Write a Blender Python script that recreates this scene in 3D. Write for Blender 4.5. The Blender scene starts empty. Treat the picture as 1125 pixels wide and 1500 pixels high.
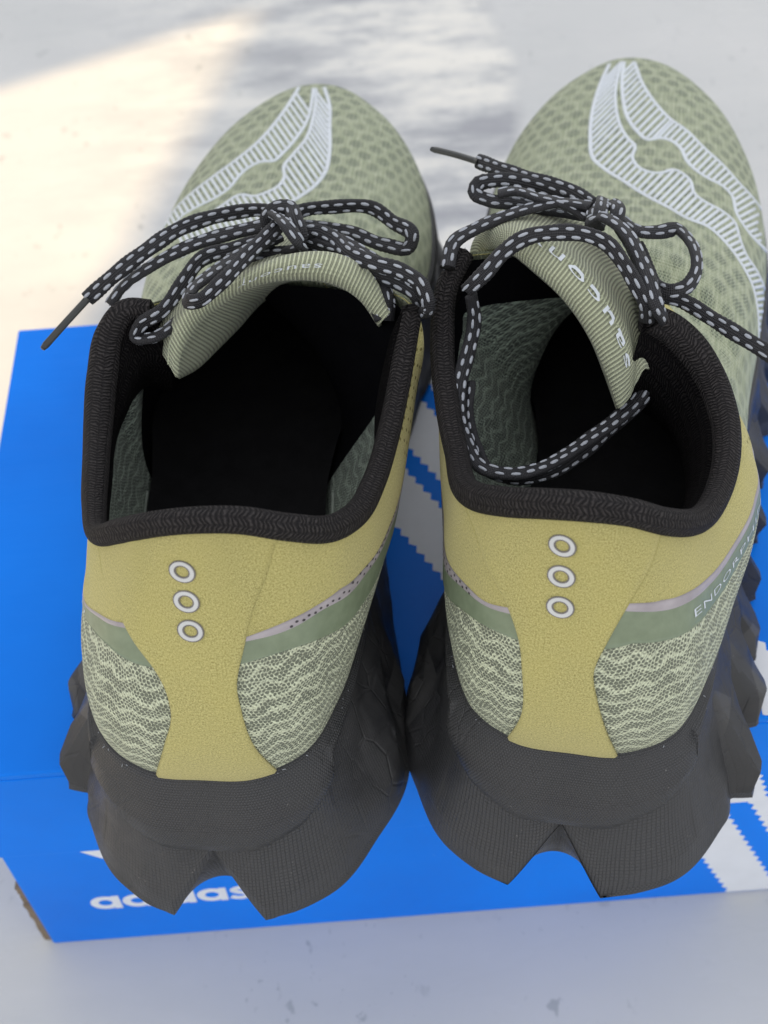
import bpy, math, random
import numpy as np
from mathutils import Vector, Matrix
from mathutils.bvhtree import BVHTree

# ------------------------------------------------------------------ camera, world, sun, exposure
scene = bpy.context.scene
CM = 0.01
TOP = 12.9                 # height of the box lid above the table, cm
CAM_H = 35.5               # camera height above the lid, cm
PITCH, ROLL = math.radians(50.4), math.atan(0.0758)
FPX = 1977.0               # focal length in pixels of the 1125 x 1500 photograph
cam_d = bpy.data.cameras.new("camera"); cam = bpy.data.objects.new("camera", cam_d)
scene.collection.objects.link(cam); scene.camera = cam
cam_d.sensor_fit = 'VERTICAL'; cam_d.sensor_height = 36.0; cam_d.lens = 36.0 * FPX / 1500.0
cam_d.clip_start = 0.02; cam_d.clip_end = 200.0
R0 = Matrix(((1, 0, 0), (0, math.sin(PITCH), -math.cos(PITCH)), (0, math.cos(PITCH), math.sin(PITCH))))
cam.matrix_world = Matrix.Translation((0, 0, (CAM_H + TOP) * CM)) @ (R0 @ Matrix.Rotation(-ROLL, 3, 'Z')).to_4x4()
cam_d.dof.use_dof = True; cam_d.dof.focus_distance = 0.345; cam_d.dof.aperture_fstop = 17.0

SUN_EL, SUN_AZ = math.radians(38), math.radians(-78)      # azimuth from +Y towards +X
world = bpy.data.worlds.new("World"); scene.world = world; world.use_nodes = True
wn = world.node_tree.nodes; wl = world.node_tree.links; wn.clear()
sky = wn.new("ShaderNodeTexSky"); sky.sky_type = 'NISHITA'; sky.sun_disc = False
sky.sun_elevation = SUN_EL; sky.sun_rotation = SUN_AZ; sky.air_density = 1.0; sky.dust_density = 1.5
bg = wn.new("ShaderNodeBackground"); bg.inputs[1].default_value = 0.12
wo = wn.new("ShaderNodeOutputWorld")
# clouds mixed into the sky (one even cover of broken cloud over the whole sky)
tc = wn.new("ShaderNodeTexCoord"); mp = wn.new("ShaderNodeMapping"); mp.inputs['Scale'].default_value = (1.2, 1.2, 3.0)
nz = wn.new("ShaderNodeTexNoise"); nz.inputs['Scale'].default_value = 2.6; nz.inputs['Detail'].default_value = 8; nz.inputs['Roughness'].default_value = .62
rp = wn.new("ShaderNodeValToRGB"); rp.color_ramp.elements[0].position = .37; rp.color_ramp.elements[1].position = .55
mx = wn.new("ShaderNodeMix"); mx.data_type = 'RGBA'
mx.inputs['B'].default_value = (8.9, 8.75, 8.6, 1)
wl.new(tc.outputs['Generated'], mp.inputs['Vector']); wl.new(mp.outputs[0], nz.inputs['Vector'])
wl.new(nz.outputs[0], rp.inputs[0]); wl.new(rp.outputs[0], mx.inputs['Factor'])
wl.new(sky.outputs[0], mx.inputs['A']); wl.new(mx.outputs['Result'], bg.inputs[0]); wl.new(bg.outputs[0], wo.inputs[0])
sun_d = bpy.data.lights.new("sun", 'SUN'); sun_d.energy = 3.2; sun_d.angle = math.radians(0.53); sun_d.color = (1, .73, .39)
sun = bpy.data.objects.new("sun", sun_d); scene.collection.objects.link(sun)
SUN_DIR = Vector((math.sin(SUN_AZ) * math.cos(SUN_EL), math.cos(SUN_AZ) * math.cos(SUN_EL), math.sin(SUN_EL)))
sun.rotation_euler = SUN_DIR.to_track_quat('Z', 'Y').to_euler(); sun.location = (-1, 0, 2)
scene.view_settings.view_transform = 'Standard'; scene.view_settings.look = 'None'
scene.view_settings.exposure = 0.60; scene.view_settings.gamma = 1.0
scene.render.resolution_x = 768; scene.render.resolution_y = 1024
scene.render.engine = 'CYCLES'

# ------------------------------------------------------------------ pixel <-> place (cm, z = 0 on the lid)
cR, sR, cP, sP = math.cos(ROLL), math.sin(ROLL), math.cos(PITCH), math.sin(PITCH)
def ray(u, v):
    a, b = u - 562.5, v - 750
    U, Wv = a * cR - b * sR, a * sR + b * cR
    d = np.array([U / FPX, cP - Wv / FPX * sP, -sP - Wv / FPX * cP]); return d / np.linalg.norm(d)
EYE = np.array([0, 0, CAM_H])
def un(u, v, z):
    d = ray(u, v); return EYE + d * ((z - CAM_H) / d[2])
def proj(P):
    P = np.asarray(P, float); x, y, z = P[..., 0], P[..., 1], P[..., 2] - CAM_H
    Z = y * cP - z * sP; Wv = (-y * sP - z * cP) / Z * FPX; U = x / Z * FPX
    return np.stack([U * cR + Wv * sR + 562.5, -U * sR + Wv * cR + 750], -1)

# ------------------------------------------------------------------ helpers
col = scene.collection
def tag(o, label=None, cat=None, group=None, kind=None):
    if label: o['label'] = label
    if cat: o['category'] = cat
    if group: o['group'] = group
    if kind: o['kind'] = kind
    return o
def empty(name, loc):
    o = bpy.data.objects.new(name, None); col.objects.link(o); o.empty_display_size = .02
    o.location = (loc[0] * CM, loc[1] * CM, (loc[2] + TOP) * CM); o['_o'] = list(loc); return o
def mesh(name, V, Fs, mat, parent=None, uv=None, smooth=True, mats=None, fm=None):
    org = np.array([0, 0, 0.]); p = parent
    while p is not None:
        if '_o' in p: org = np.array(p['_o']); break
        p = p.parent
    V = (np.asarray(V, float).reshape(-1, 3) - org) * CM
    if parent is None: V = V + np.array([0, 0, TOP * CM])
    me = bpy.data.meshes.new(name); me.from_pydata(V.tolist(), [], [tuple(int(i) for i in f) for f in Fs])
    if uv is not None:
        lay = me.uv_layers.new(name="UVMap"); uv = np.asarray(uv, float).reshape(-1, 2)
        idx = np.empty(len(me.loops), int); me.loops.foreach_get('vertex_index', idx)
        lay.data.foreach_set('uv', uv[idx].ravel())
    me.polygons.foreach_set('use_smooth', [smooth] * len(me.polygons))
    for m in (mats or [mat]): me.materials.append(m)
    if fm is not None: me.polygons.foreach_set('material_index', [int(i) for i in fm])
    me.update()
    o = bpy.data.objects.new(name, me); col.objects.link(o)
    if parent is not None: o.parent = parent
    return o
def gridfaces(n, m, cu=False, cv=False, off=0):
    f = []
    for i in range(n if cu else n - 1):
        for j in range(m if cv else m - 1):
            a = i * m + j; b = ((i + 1) % n) * m + j; c = ((i + 1) % n) * m + (j + 1) % m; d = i * m + (j + 1) % m
            f.append((a + off, b + off, c + off, d + off))
    return f
def hermite(xk, yk, x, period=None):
    xk = np.asarray(xk, float); yk = np.asarray(yk, float); x = np.asarray(x, float)
    if yk.ndim == 1: return hermite(xk, yk[:, None], x, period)[..., 0]
    if period:
        x = (x - xk[0]) % period + xk[0]
        xk = np.concatenate([[xk[-1] - period], xk, [xk[0] + period, xk[1] + period]]); yk = np.concatenate([yk[-1:], yk, yk[:2]])
    d = np.diff(yk, axis=0) / np.diff(xk)[:, None]
    m = np.zeros_like(yk); h = np.diff(xk)[:, None]
    m[1:-1] = (d[:-1] * h[1:] + d[1:] * h[:-1]) / (h[1:] + h[:-1]); m[0] = d[0]; m[-1] = d[-1]
    x = np.clip(x, xk[0], xk[-1])
    i = np.clip(np.searchsorted(xk, x, side='right') - 1, 0, len(xk) - 2)
    hh = (xk[i + 1] - xk[i])[..., None]; t = ((x - xk[i]) / (xk[i + 1] - xk[i]))[..., None]
    return (2*t**3-3*t**2+1)*yk[i] + (t**3-2*t**2+t)*hh*m[i] + (-2*t**3+3*t**2)*yk[i+1] + (t**3-t**2)*hh*m[i+1]
def curve(pts, n, closed=False):
    P = np.asarray(pts, float)
    if closed: P = np.vstack([P, P[:1]])
    c = np.concatenate([[0], np.cumsum(np.linalg.norm(np.diff(P, axis=0), axis=1) + 1e-6)])
    if closed: Q = hermite(c[:-1], P[:-1], np.linspace(0, c[-1], n * 4, endpoint=False), c[-1])
    else: Q = hermite(c, P, np.linspace(0, c[-1], n * 4))
    if closed: Q = np.vstack([Q, Q[:1]])
    d = np.concatenate([[0], np.cumsum(np.linalg.norm(np.diff(Q, axis=0), axis=1))])
    t = np.linspace(0, d[-1], n, endpoint=not closed)
    return np.stack([np.interp(t, d, Q[:, k]) for k in range(Q.shape[1])], 1)
def nrm(a): return a / (np.linalg.norm(a, axis=-1, keepdims=True) + 1e-12)
def sstep(a, b, x):
    t = np.clip((x - a) / (b - a), 0, 1); return t * t * (3 - 2 * t)

# ------------------------------------------------------------------ materials
class NT:
    def __init__(s, name):
        s.m = bpy.data.materials.new(name); s.m.use_nodes = True; s.t = s.m.node_tree; s.n = s.t.nodes; s.l = s.t.links
        s.b = s.n['Principled BSDF']; s._uv = None
    def new(s, k, **kw):
        q = s.n.new(k)
        for a, b in kw.items(): setattr(q, a, b)
        return q
    def link(s, a, b): s.l.new(a, b)
    def uv(s):
        if s._uv is None: s._uv = s.new('ShaderNodeTexCoord')
        return s._uv.outputs['UV']
    def obj(s):
        s.uv(); return s._uv.outputs['Object']
    def mapping(s, vec, scale=(1, 1, 1), loc=(0, 0, 0), rot=(0, 0, 0)):
        m = s.new('ShaderNodeMapping'); m.inputs['Scale'].default_value = scale; m.inputs['Location'].default_value = loc
        m.inputs['Rotation'].default_value = rot; s.link(vec, m.inputs[0]); return m.outputs[0]
    def noise(s, vec, scale, detail=3, rough=.55, out=0):
        q = s.new('ShaderNodeTexNoise'); q.inputs['Scale'].default_value = scale; q.inputs['Detail'].default_value = detail
        q.inputs['Roughness'].default_value = rough; s.link(vec, q.inputs['Vector']); return q.outputs[out]
    def math(s, op, a, b=None, c=None):
        q = s.new('ShaderNodeMath', operation=op)
        for i, x in enumerate((a, b, c)):
            if x is None: continue
            if isinstance(x, (int, float)): q.inputs[i].default_value = x
            else: s.link(x, q.inputs[i])
        return q.outputs[0]
    def rng(s, x, a, b, c=0., d=1., smooth=False):
        q = s.new('ShaderNodeMapRange'); s.link(x, q.inputs[0])
        if smooth: q.interpolation_type = 'SMOOTHSTEP'
        for i, v in enumerate((a, b, c, d)): q.inputs[i + 1].default_value = v
        return q.outputs[0]
    def mix(s, f, a, b):
        q = s.new('ShaderNodeMix', data_type='RGBA')
        if isinstance(f, (int, float)): q.inputs['Factor'].default_value = f
        else: s.link(f, q.inputs['Factor'])
        for nm, x in (('A', a), ('B', b)):
            if isinstance(x, tuple): q.inputs[nm].default_value = (*x, 1)
            else: s.link(x, q.inputs[nm])
        return q.outputs['Result']
    def sep(s, vec):
        q = s.new('ShaderNodeSeparateXYZ'); s.link(vec, q.inputs[0]); return q.outputs
    def col(s, c):
        if isinstance(c, tuple): s.b.inputs['Base Color'].default_value = (*c, 1)
        else: s.link(c, s.b.inputs['Base Color'])
    def rough(s, r):
        if isinstance(r, (int, float)): s.b.inputs['Roughness'].default_value = r
        else: s.link(r, s.b.inputs['Roughness'])
    def bump(s, h, dist=.0004, strength=1.):
        q = s.new('ShaderNodeBump'); q.inputs['Distance'].default_value = dist; q.inputs['Strength'].default_value = strength
        s.link(h, q.inputs['Height']); s.link(q.outputs[0], s.b.inputs['Normal'])
    # distance to the nearest point of a hexagonal lattice of pitch p (in the vector's units)
    def hexd(s, vec, p):
        r3 = math.sqrt(3)
        x, y, _ = s.sep(vec)
        def lat(ox, oy):
            a = s.math('SUBTRACT', s.math('MULTIPLY', s.math('FRACT', s.math('ADD', s.math('DIVIDE', x, p), ox)), p), p / 2)
            b = s.math('SUBTRACT', s.math('MULTIPLY', s.math('FRACT', s.math('ADD', s.math('DIVIDE', y, p * r3), oy)), p * r3), p * r3 / 2)
            return s.math('SQRT', s.math('ADD', s.math('MULTIPLY', a, a), s.math('MULTIPLY', b, b)))
        return s.math('MINIMUM', lat(0, 0), lat(.5, .5))
def sheen(q, w=.4, r=.5, tint=(1, 1, 1)):
    q.b.inputs['Sheen Weight'].default_value = w; q.b.inputs['Sheen Roughness'].default_value = r; q.b.inputs['Sheen Tint'].default_value = (*tint, 1)

def mat_suede():
    q = NT('suede'); v = q.uv()
    a = q.noise(v, 22, 2, .7); b = q.noise(v, 60, 2, .6); c = q.noise(v, .7, 3)
    f = q.rng(q.math('ADD', q.math('MULTIPLY', a, .5), q.math('MULTIPLY', b, .5)), .38, .62)
    base = q.mix(f, (.195, .172, .045), (.63, .575, .245))
    q.col(q.mix(q.rng(c, .3, .7, 0, .4), base, (.46, .41, .14)))
    q.rough(.95); sheen(q, .35, .5, (1, .95, .7)); q.bump(q.math('ADD', a, b), .00025, .8); q.b.inputs['Specular IOR Level'].default_value = .15
    return q.m
def mat_rearmesh(name='rear_mesh', dark=(.11, .125, .09), lite=(.53, .57, .41)):
    # fine holes between bright threads, drawn closed along wandering zigzag bands
    q = NT(name); v0 = q.uv(); w = q.noise(v0, 1.3, 3, .55)
    nc = q.new('ShaderNodeTexNoise'); nc.inputs['Scale'].default_value = 2.2; q.link(v0, nc.inputs['Vector'])
    va = q.new('ShaderNodeVectorMath', operation='MULTIPLY_ADD'); q.link(nc.outputs['Color'], va.inputs[0]); va.inputs[1].default_value = (.22, .22, 0); q.link(v0, va.inputs[2])
    v = va.outputs[0]
    d = q.hexd(q.mapping(v, (.85, 1.0, 1), rot=(0, 0, .16)), .098)
    x, y, _ = q.sep(v)
    tri = q.math('ABSOLUTE', q.math('SUBTRACT', q.math('FRACT', q.math('DIVIDE', x, .86)), .5))
    ph = q.math('FRACT', q.math('ADD', q.math('ADD', q.math('DIVIDE', y, .40), q.math('MULTIPLY', tri, 1.0)), q.math('MULTIPLY', w, 1.1)))
    band = q.math('ABSOLUTE', q.math('SUBTRACT', ph, .5))
    rad = q.rng(band, .02, .24, .010, .034, True)
    rad = q.math('ADD', rad, q.rng(q.noise(v, 1.7, 3), .3, .7, -.008, .006))
    hole = q.rng(q.math('SUBTRACT', d, rad), -.008, .010, 1, 0, True)
    th = q.math('SINE', q.math('ADD', q.math('MULTIPLY', x, 68.), q.math('ADD', q.math('MULTIPLY', y, 50.), q.math('MULTIPLY', q.noise(v, 9, 2), 7.))))
    thread = q.rng(th, -1, 1)
    shade = q.math('ADD', q.math('MULTIPLY', thread, .55), q.math('MULTIPLY', q.noise(v, 14, 3), .45))
    c = q.mix(q.rng(shade, .25, .75), tuple(k * .66 for k in lite), tuple(min(1, k * 1.12) for k in lite))
    c = q.mix(q.rng(band, .02, .15, .35, 0, True), c, tuple(min(1, k * 1.18) for k in lite))
    q.col(q.mix(q.math('MULTIPLY', hole, .92), c, dark)); q.rough(.8); sheen(q, .1)
    h = q.math('ADD', q.math('MULTIPLY', q.math('SUBTRACT', 1., hole), .9), q.math('MULTIPLY', thread, .3))
    h = q.math('ADD', h, q.rng(band, .02, .22, .4, 0, True))
    q.bump(h, .0006, 1.); return q.m
def mat_toemesh():
    q = NT('engineered_mesh'); v = q.uv()
    x, y, _ = q.sep(v)
    d = q.hexd(q.mapping(v, (1.1, 1.0, 1)), .74)
    dd = q.hexd(v, .088)
    rib = q.math('SINE', q.math('MULTIPLY', y, 62.)); ribx = q.math('SINE', q.math('ADD', q.math('MULTIPLY', x, 44.), q.math('MULTIPLY', q.noise(v, 4, 2), 2.)))
    big = q.noise(v, .33, 3)
    cell = q.rng(q.math('ADD', d, q.math('MULTIPLY', q.math('SUBTRACT', q.noise(v, 3.5, 2), .5), .12)), .13, .36, 1, 0, True)
    zone = q.rng(big, .35, .6, .45, 1.)
    cell = q.math('MULTIPLY', cell, zone)
    dots = q.rng(dd, .016, .036, 1, 0, True)
    fl = q.noise(q.mapping(v, (9, 1.6, 1)), 1., 3)
    bright = q.mix(q.rng(fl, .3, .7), (.275, .315, .20), (.44, .475, .33))
    c = q.mix(q.math('MULTIPLY', cell, .60), bright, (.17, .21, .145))
    c = q.mix(q.math('MULTIPLY', dots, q.rng(cell, .15, .8, .12, .85)), c, (.045, .06, .045))
    c = q.mix(q.rng(ribx, .2, 1., 0, .22), c, (.56, .58, .42))
    q.col(c); q.rough(.8); sheen(q, .1)
    h = q.math('ADD', q.math('MULTIPLY', cell, -.9), q.math('ADD', q.math('MULTIPLY', dots, -.35), q.math('ADD', q.math('MULTIPLY', rib, .14), q.math('MULTIPLY', ribx, .12))))
    q.bump(h, .0006, .9); return q.m
def mat_knit(name, dk, lt, scale=1., spec=.12):
    # braid of short ribs in columns, uv in cm: u along the tube, v around
    q = NT(name); v0 = q.uv()
    va = q.new('ShaderNodeVectorMath', operation='MULTIPLY_ADD'); nc = q.new('ShaderNodeTexNoise'); nc.inputs['Scale'].default_value = 3.; q.link(v0, nc.inputs['Vector'])
    q.link(nc.outputs['Color'], va.inputs[0]); va.inputs[1].default_value = (.12, .06, 0); q.link(v0, va.inputs[2])
    x, y, _ = q.sep(va.outputs[0])
    cy = q.math('DIVIDE', y, .21); colm = q.math('FLOOR', cy)
    tri = q.math('ABSOLUTE', q.math('SUBTRACT', q.math('FRACT', cy), .5))
    alt = q.math('MULTIPLY', q.math('SUBTRACT', q.math('MULTIPLY', q.math('FRACT', q.math('MULTIPLY', colm, .5)), 4.), 1.), q.math('SUBTRACT', q.math('FRACT', cy), .5))
    ph = q.math('ADD', q.math('ADD', q.math('DIVIDE', x, .105), q.math('MULTIPLY', alt, .95)), q.math('MULTIPLY', q.noise(v0, 6, 3), 1.3))
    s = q.math('SINE', q.math('MULTIPLY', ph, 6.2832))
    edge = q.rng(tri, .30, .5, 1, .45, True)
    h = q.math('MULTIPLY', q.rng(s, -1, .7), edge)
    h = q.math('ADD', q.math('MULTIPLY', h, .8), q.math('MULTIPLY', q.noise(v0, 22, 2), .35))
    q.col(q.mix(h, dk, lt)); q.rough(.7); q.b.inputs['Specular IOR Level'].default_value = spec
    q.bump(h, .0007, 1.); return q.m
def mat_plain(name, c, r=.6, bump=None, var=.15, spec=.4, sc=3.):
    q = NT(name); v = q.obj(); n = q.noise(v, sc * 40, 4)
    q.col(q.mix(q.rng(n, .3, .7), tuple(k * (1 - var) for k in c), tuple(min(1, k * (1 + var)) for k in c)))
    q.rough(r); q.b.inputs['Specular IOR Level'].default_value = spec
    if bump: q.bump(q.noise(v, bump[0], 3), bump[1], .6)
    return q.m
HEEL_U = 80.0            # wall texture u at the middle of the heel
def mat_foam(name, grid, pitch):
    # black moulded foam: fine moulded texture, wrinkles, dust specks, worn paler patches
    q = NT(name); v = q.uv(); o = q.obj(); x, y, _ = q.sep(v)
    if grid:
        gx = q.math('ABSOLUTE', q.math('SUBTRACT', q.math('FRACT', q.math('DIVIDE', x, pitch)), .5))
        gy = q.math('ABSOLUTE', q.math('SUBTRACT', q.math('FRACT', q.math('DIVIDE', y, pitch)), .5))
        h = q.math('MULTIPLY', q.rng(q.math('MAXIMUM', gx, gy), .34, .5, 1, 0, True), q.rng(q.math('ABSOLUTE', q.math('SUBTRACT', x, HEEL_U)), 4.5, 7.5, 1, 0, True))
    else:
        h = q.rng(q.hexd(v, pitch), pitch * .2, pitch * .45, 1, 0, True)
    big = q.noise(o, 55, 4, .6); w = q.noise(q.mapping(o, (1, 1, .35)), 160, 5, .6)
    vor = q.new('ShaderNodeTexVoronoi', feature='DISTANCE_TO_EDGE'); vor.inputs['Scale'].default_value = 130; q.link(q.mapping(o, (1, 1, .45)), vor.inputs['Vector'])
    crack = q.math('MULTIPLY', q.rng(vor.outputs['Distance'], .0, .06, 1, 0, True), q.rng(big, .45, .6, 0, 1, True))
    base = q.mix(q.rng(big, .3, .7), (.013, .014, .017), (.036, .036, .037))
    base = q.mix(q.math('MULTIPLY', h, .45), base, (.062, .063, .068))
    vs = q.new('ShaderNodeTexVoronoi'); vs.inputs['Scale'].default_value = 420; q.link(o, vs.inputs['Vector'])
    speck = q.math('MULTIPLY', q.rng(vs.outputs['Distance'], .03, .12, 1, 0), q.rng(q.noise(o, 90, 2), .58, .66))
    q.col(q.mix(q.math('MULTIPLY', speck, .5), base, (.32, .31, .29)))
    if grid:
        vf = q.new('ShaderNodeTexVoronoi'); vf.inputs['Scale'].default_value = 62; q.link(q.mapping(o, (1.3, .6, .8), rot=(.5, .3, .6)), vf.inputs['Vector'])
        sx = q.sep(vf.outputs['Color'])[0]; fac = q.rng(sx, .74, .76)
        fac = q.math('MULTIPLY', fac, q.rng(q.math('ABSOLUTE', q.math('SUBTRACT', x, HEEL_U)), 6.5, 7.0, 0, 1))
        wallc = q.b.inputs['Base Color'].links[0].from_socket
        q.col(q.mix(q.math('MULTIPLY', fac, .6), wallc, (.070, .069, .069)))
        h = q.math('MULTIPLY', h, q.math('SUBTRACT', 1., fac)); w = q.math('ADD', w, q.math('MULTIPLY', sx, .9))
    q.rough(q.rng(big, .35, .62, .34, .66)); q.b.inputs['Specular IOR Level'].default_value = .5
    hh = q.math('ADD', q.math('MULTIPLY', h, .34), q.math('ADD', q.math('MULTIPLY', w, .5), q.math('MULTIPLY', crack, -.35)))
    q.bump(hh, .0007, .75); return q.m
def mat_band():
    q = NT('green_film'); o = q.obj()
    q.col(q.mix(q.rng(q.noise(o, 300, 3), .3, .7), (.155, .195, .125), (.19, .235, .155))); q.rough(.42); q.bump(q.noise(o, 900, 2), .0001, .5); return q.m
def mat_card():
    q = NT('blue_card'); o = q.obj(); n = q.noise(o, 9, 4); f = q.noise(o, 700, 2)
    c = q.mix(q.rng(n, .3, .7), (.0, .165, .74), (.0, .215, .90))
    sp = q.new('ShaderNodeTexVoronoi'); sp.inputs['Scale'].default_value = 160; q.link(o, sp.inputs['Vector'])
    s = q.math('MULTIPLY', q.rng(sp.outputs['Distance'], .02, .09, 1, 0), q.rng(q.noise(o, 50, 2), .62, .68))
    q.col(q.mix(q.math('MULTIPLY', s, .5), c, (.4, .6, .9))); q.rough(q.rng(n, .3, .7, .34, .46)); q.b.inputs['Specular IOR Level'].default_value = .14
    q.bump(q.math('ADD', q.math('MULTIPLY', q.noise(q.mapping(o, (12, 55, 12)), 1., 3), 1.), q.math('MULTIPLY', f, .03)), .0012, .5); return q.m
def mat_table():
    q = NT('table_top_paint'); o = q.obj(); n = q.noise(o, 4.5, 6, .6); s = q.noise(q.mapping(o, (5, 16, 5), rot=(0, 0, -.35)), 1.2, 6, .65)
    base = q.mix(q.rng(n, .3, .7), (.50, .51, .505), (.58, .58, .57))
    base = q.mix(q.math('MULTIPLY', q.rng(s, .5, .7), .25), base, (.68, .67, .64))
    # reflected sky glare painted into the base colour, with a sharp right edge
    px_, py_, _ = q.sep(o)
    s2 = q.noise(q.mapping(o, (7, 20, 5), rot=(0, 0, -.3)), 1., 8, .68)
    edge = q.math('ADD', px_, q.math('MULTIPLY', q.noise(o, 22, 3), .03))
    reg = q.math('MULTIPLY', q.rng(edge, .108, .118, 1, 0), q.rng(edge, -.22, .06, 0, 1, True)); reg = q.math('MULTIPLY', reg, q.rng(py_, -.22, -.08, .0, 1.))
    glare = q.math('MULTIPLY', q.rng(s2, .46, .62, .0, 1., True), reg)
    base = q.mix(q.math('MULTIPLY', glare, .8), base, (.80, .77, .70))
    base = q.mix(q.math('MULTIPLY', q.math('MULTIPLY', q.rng(s2, .54, .36, 0., 1., True), reg), .8), base, (.30, .305, .33))  # darker gaps of the painted sky reflection
    # small grey scuffs
    k = q.noise(q.mapping(o, (120, 80, 60), rot=(0, 0, .5)), 1., 3, .5); kk = q.noise(o, 14, 2)
    scuff = q.math('MULTIPLY', q.rng(k, .64, .72, 0, 1, True), q.rng(kk, .40, .6))
    k2 = q.noise(q.mapping(o, (170, 150, 60)), 1., 3, .6); scuff = q.math('MAXIMUM', scuff, q.math('MULTIPLY', q.rng(k2, .64, .70, 0, .9, True), q.rng(kk, .45, .65)))
    base = q.mix(q.math('MULTIPLY', scuff, .45), base, (.20, .22, .23))
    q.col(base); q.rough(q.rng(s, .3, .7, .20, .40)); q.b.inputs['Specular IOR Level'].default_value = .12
    q.bump(q.noise(o, 35, 4), .0006, .25); return q.m
def mat_rib(name='ribbed_knit', base=(.46, .49, .33)):
    q = NT(name); v = q.uv(); x, y, _ = q.sep(v)
    s = q.math('SINE', q.math('ADD', q.math('MULTIPLY', x, 6.2832 / .115), q.math('MULTIPLY', q.noise(v, 3, 2), 1.0)))
    h = q.rng(s, -1, .6, 0, 1, True)
    cr = q.math('SINE', q.math('MULTIPLY', y, 6.2832 / .09))
    q.col(q.mix(h, tuple(k * .5 for k in base), base)); q.rough(.85); sheen(q, .2)
    q.bump(q.math('ADD', h, q.math('MULTIPLY', cr, .15)), .0006, .9); return q.m
def mat_lace():
    q = NT('lace_black'); v = q.uv(); x, y, _ = q.sep(v)
    a = q.math('SINE', q.math('MULTIPLY', q.math('ADD', x, y), 6.2832 / .085)); b = q.math('SINE', q.math('MULTIPLY', q.math('SUBTRACT', x, y), 6.2832 / .085))
    h = q.rng(q.math('MULTIPLY', a, b), -.6, .6)
    q.col(q.mix(h, (.005, .005, .007), (.030, .030, .036))); q.rough(.55); q.bump(h, .0004, .9); return q.m
M = dict(padding=mat_knit('padding_knit', (.002, .002, .003), (.012, .011, .011), 1., .03), suede=mat_suede(), rear=mat_rearmesh(), toe=mat_toemesh(), knit=mat_knit('collar_knit', (.004, .004, .005), (.043, .039, .039)),
         lining=mat_plain('black_lining', (.004, .004, .005), .95, (900, .0003), .15, .03), insole=mat_plain('insole_cloth', (.012, .012, .013), .95, (700, .0003), .15, .03),
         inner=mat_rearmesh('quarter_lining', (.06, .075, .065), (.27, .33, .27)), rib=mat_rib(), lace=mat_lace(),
         stitch=mat_plain('pale_thread', (.33, .35, .39), .55, (2500, .0002), .1), aglet=mat_plain('aglet_film', (.030, .032, .03), .3),
         band=mat_band(), trim=mat_plain('reflective_trim', (.34, .31, .33), .4), hole=mat_plain('dark_hole', (.05, .045, .05), .8),
         ring=mat_plain('silver_print', (.52, .53, .53), .45, (2500, .0001), .05), ringedge=mat_plain('grey_print', (.16, .15, .14), .5),
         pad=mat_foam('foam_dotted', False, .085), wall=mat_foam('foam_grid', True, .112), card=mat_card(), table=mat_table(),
         white=mat_plain('white_print', (.72, .74, .78), .4, None, .03), kraft=mat_plain('raw_board', (.20, .15, .10), .9, (900, .0003)),
         logo=mat_plain('pale_print', (.60, .64, .68), .5, None, .04), edge=mat_plain('woven_edge', (.22, .25, .22), .8, (1500, .0003)),
         blocker_grey=mat_plain('blocker_grey', (.5, .48, .44), .9), bindthread=mat_plain('binding_thread', (.50, .54, .38), .8, (2000, .0002)))

# ------------------------------------------------------------------ table and box
TX0, TX1, TY0, TY1 = -120, 130, -60, 190
def box_mesh(x0, x1, y0, y1, z0, z1):
    V = [(x, y, z) for z in (z0, z1) for y in (y0, y1) for x in (x0, x1)]
    return V, [(0, 2, 3, 1), (4, 5, 7, 6), (0, 1, 5, 4), (2, 6, 7, 3), (0, 4, 6, 2), (1, 3, 7, 5)]
def bevel(o, w, seg=2):
    m = o.modifiers.new('bevel', 'BEVEL'); m.width = w * CM; m.segments = seg; m.limit_method = 'ANGLE'; return o
table = empty('table', (0, 60, -TOP)); tag(table, 'pale grey glossy table top under the blue shoe box', 'table')
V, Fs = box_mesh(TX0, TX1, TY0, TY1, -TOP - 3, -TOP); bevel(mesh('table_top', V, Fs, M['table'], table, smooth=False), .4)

BX0, BX1, BY0, BY1 = -13.75, 20.3, 20.3, 40.0
LIDH = 5.4
box = empty('shoe_box', ((BX0 + BX1) / 2, (BY0 + BY1) / 2, -TOP)); tag(box, 'blue cardboard shoe box with white serrated stripes lying under both running shoes', 'shoe box')
V, Fs = box_mesh(BX0 + .25, BX1 - .25, BY0 + .12, BY1 - .12, -TOP + .004, -.35)
bevel(mesh('box_body', V, Fs, M['card'], box, smooth=False), .06)
# the lid: top sheet and four flaps of board
def lid():
    t = .16; V = []; Fs = []
    def add(a):
        v, f = a; o = len(V); V.extend(v); Fs.extend([tuple(i + o for i in q) for q in f])
    add(box_mesh(BX0, BX1, BY0, BY1, -t * 2, 0))
    for a in ((BX0, BX1, BY0, BY0 + t), (BX0, BX1, BY1 - t, BY1)): add(box_mesh(*a, -LIDH, -t * 2 - .002))
    for a in ((BX0, BX0 + t), (BX1 - t, BX1)): add(box_mesh(*a, BY0 + t + .002, BY1 - t - .002, -3.2, -t * 2 - .002))
    return mesh('lid', V, Fs, M['card'], box, smooth=False)
lid_o = bevel(lid(), .07)

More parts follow.
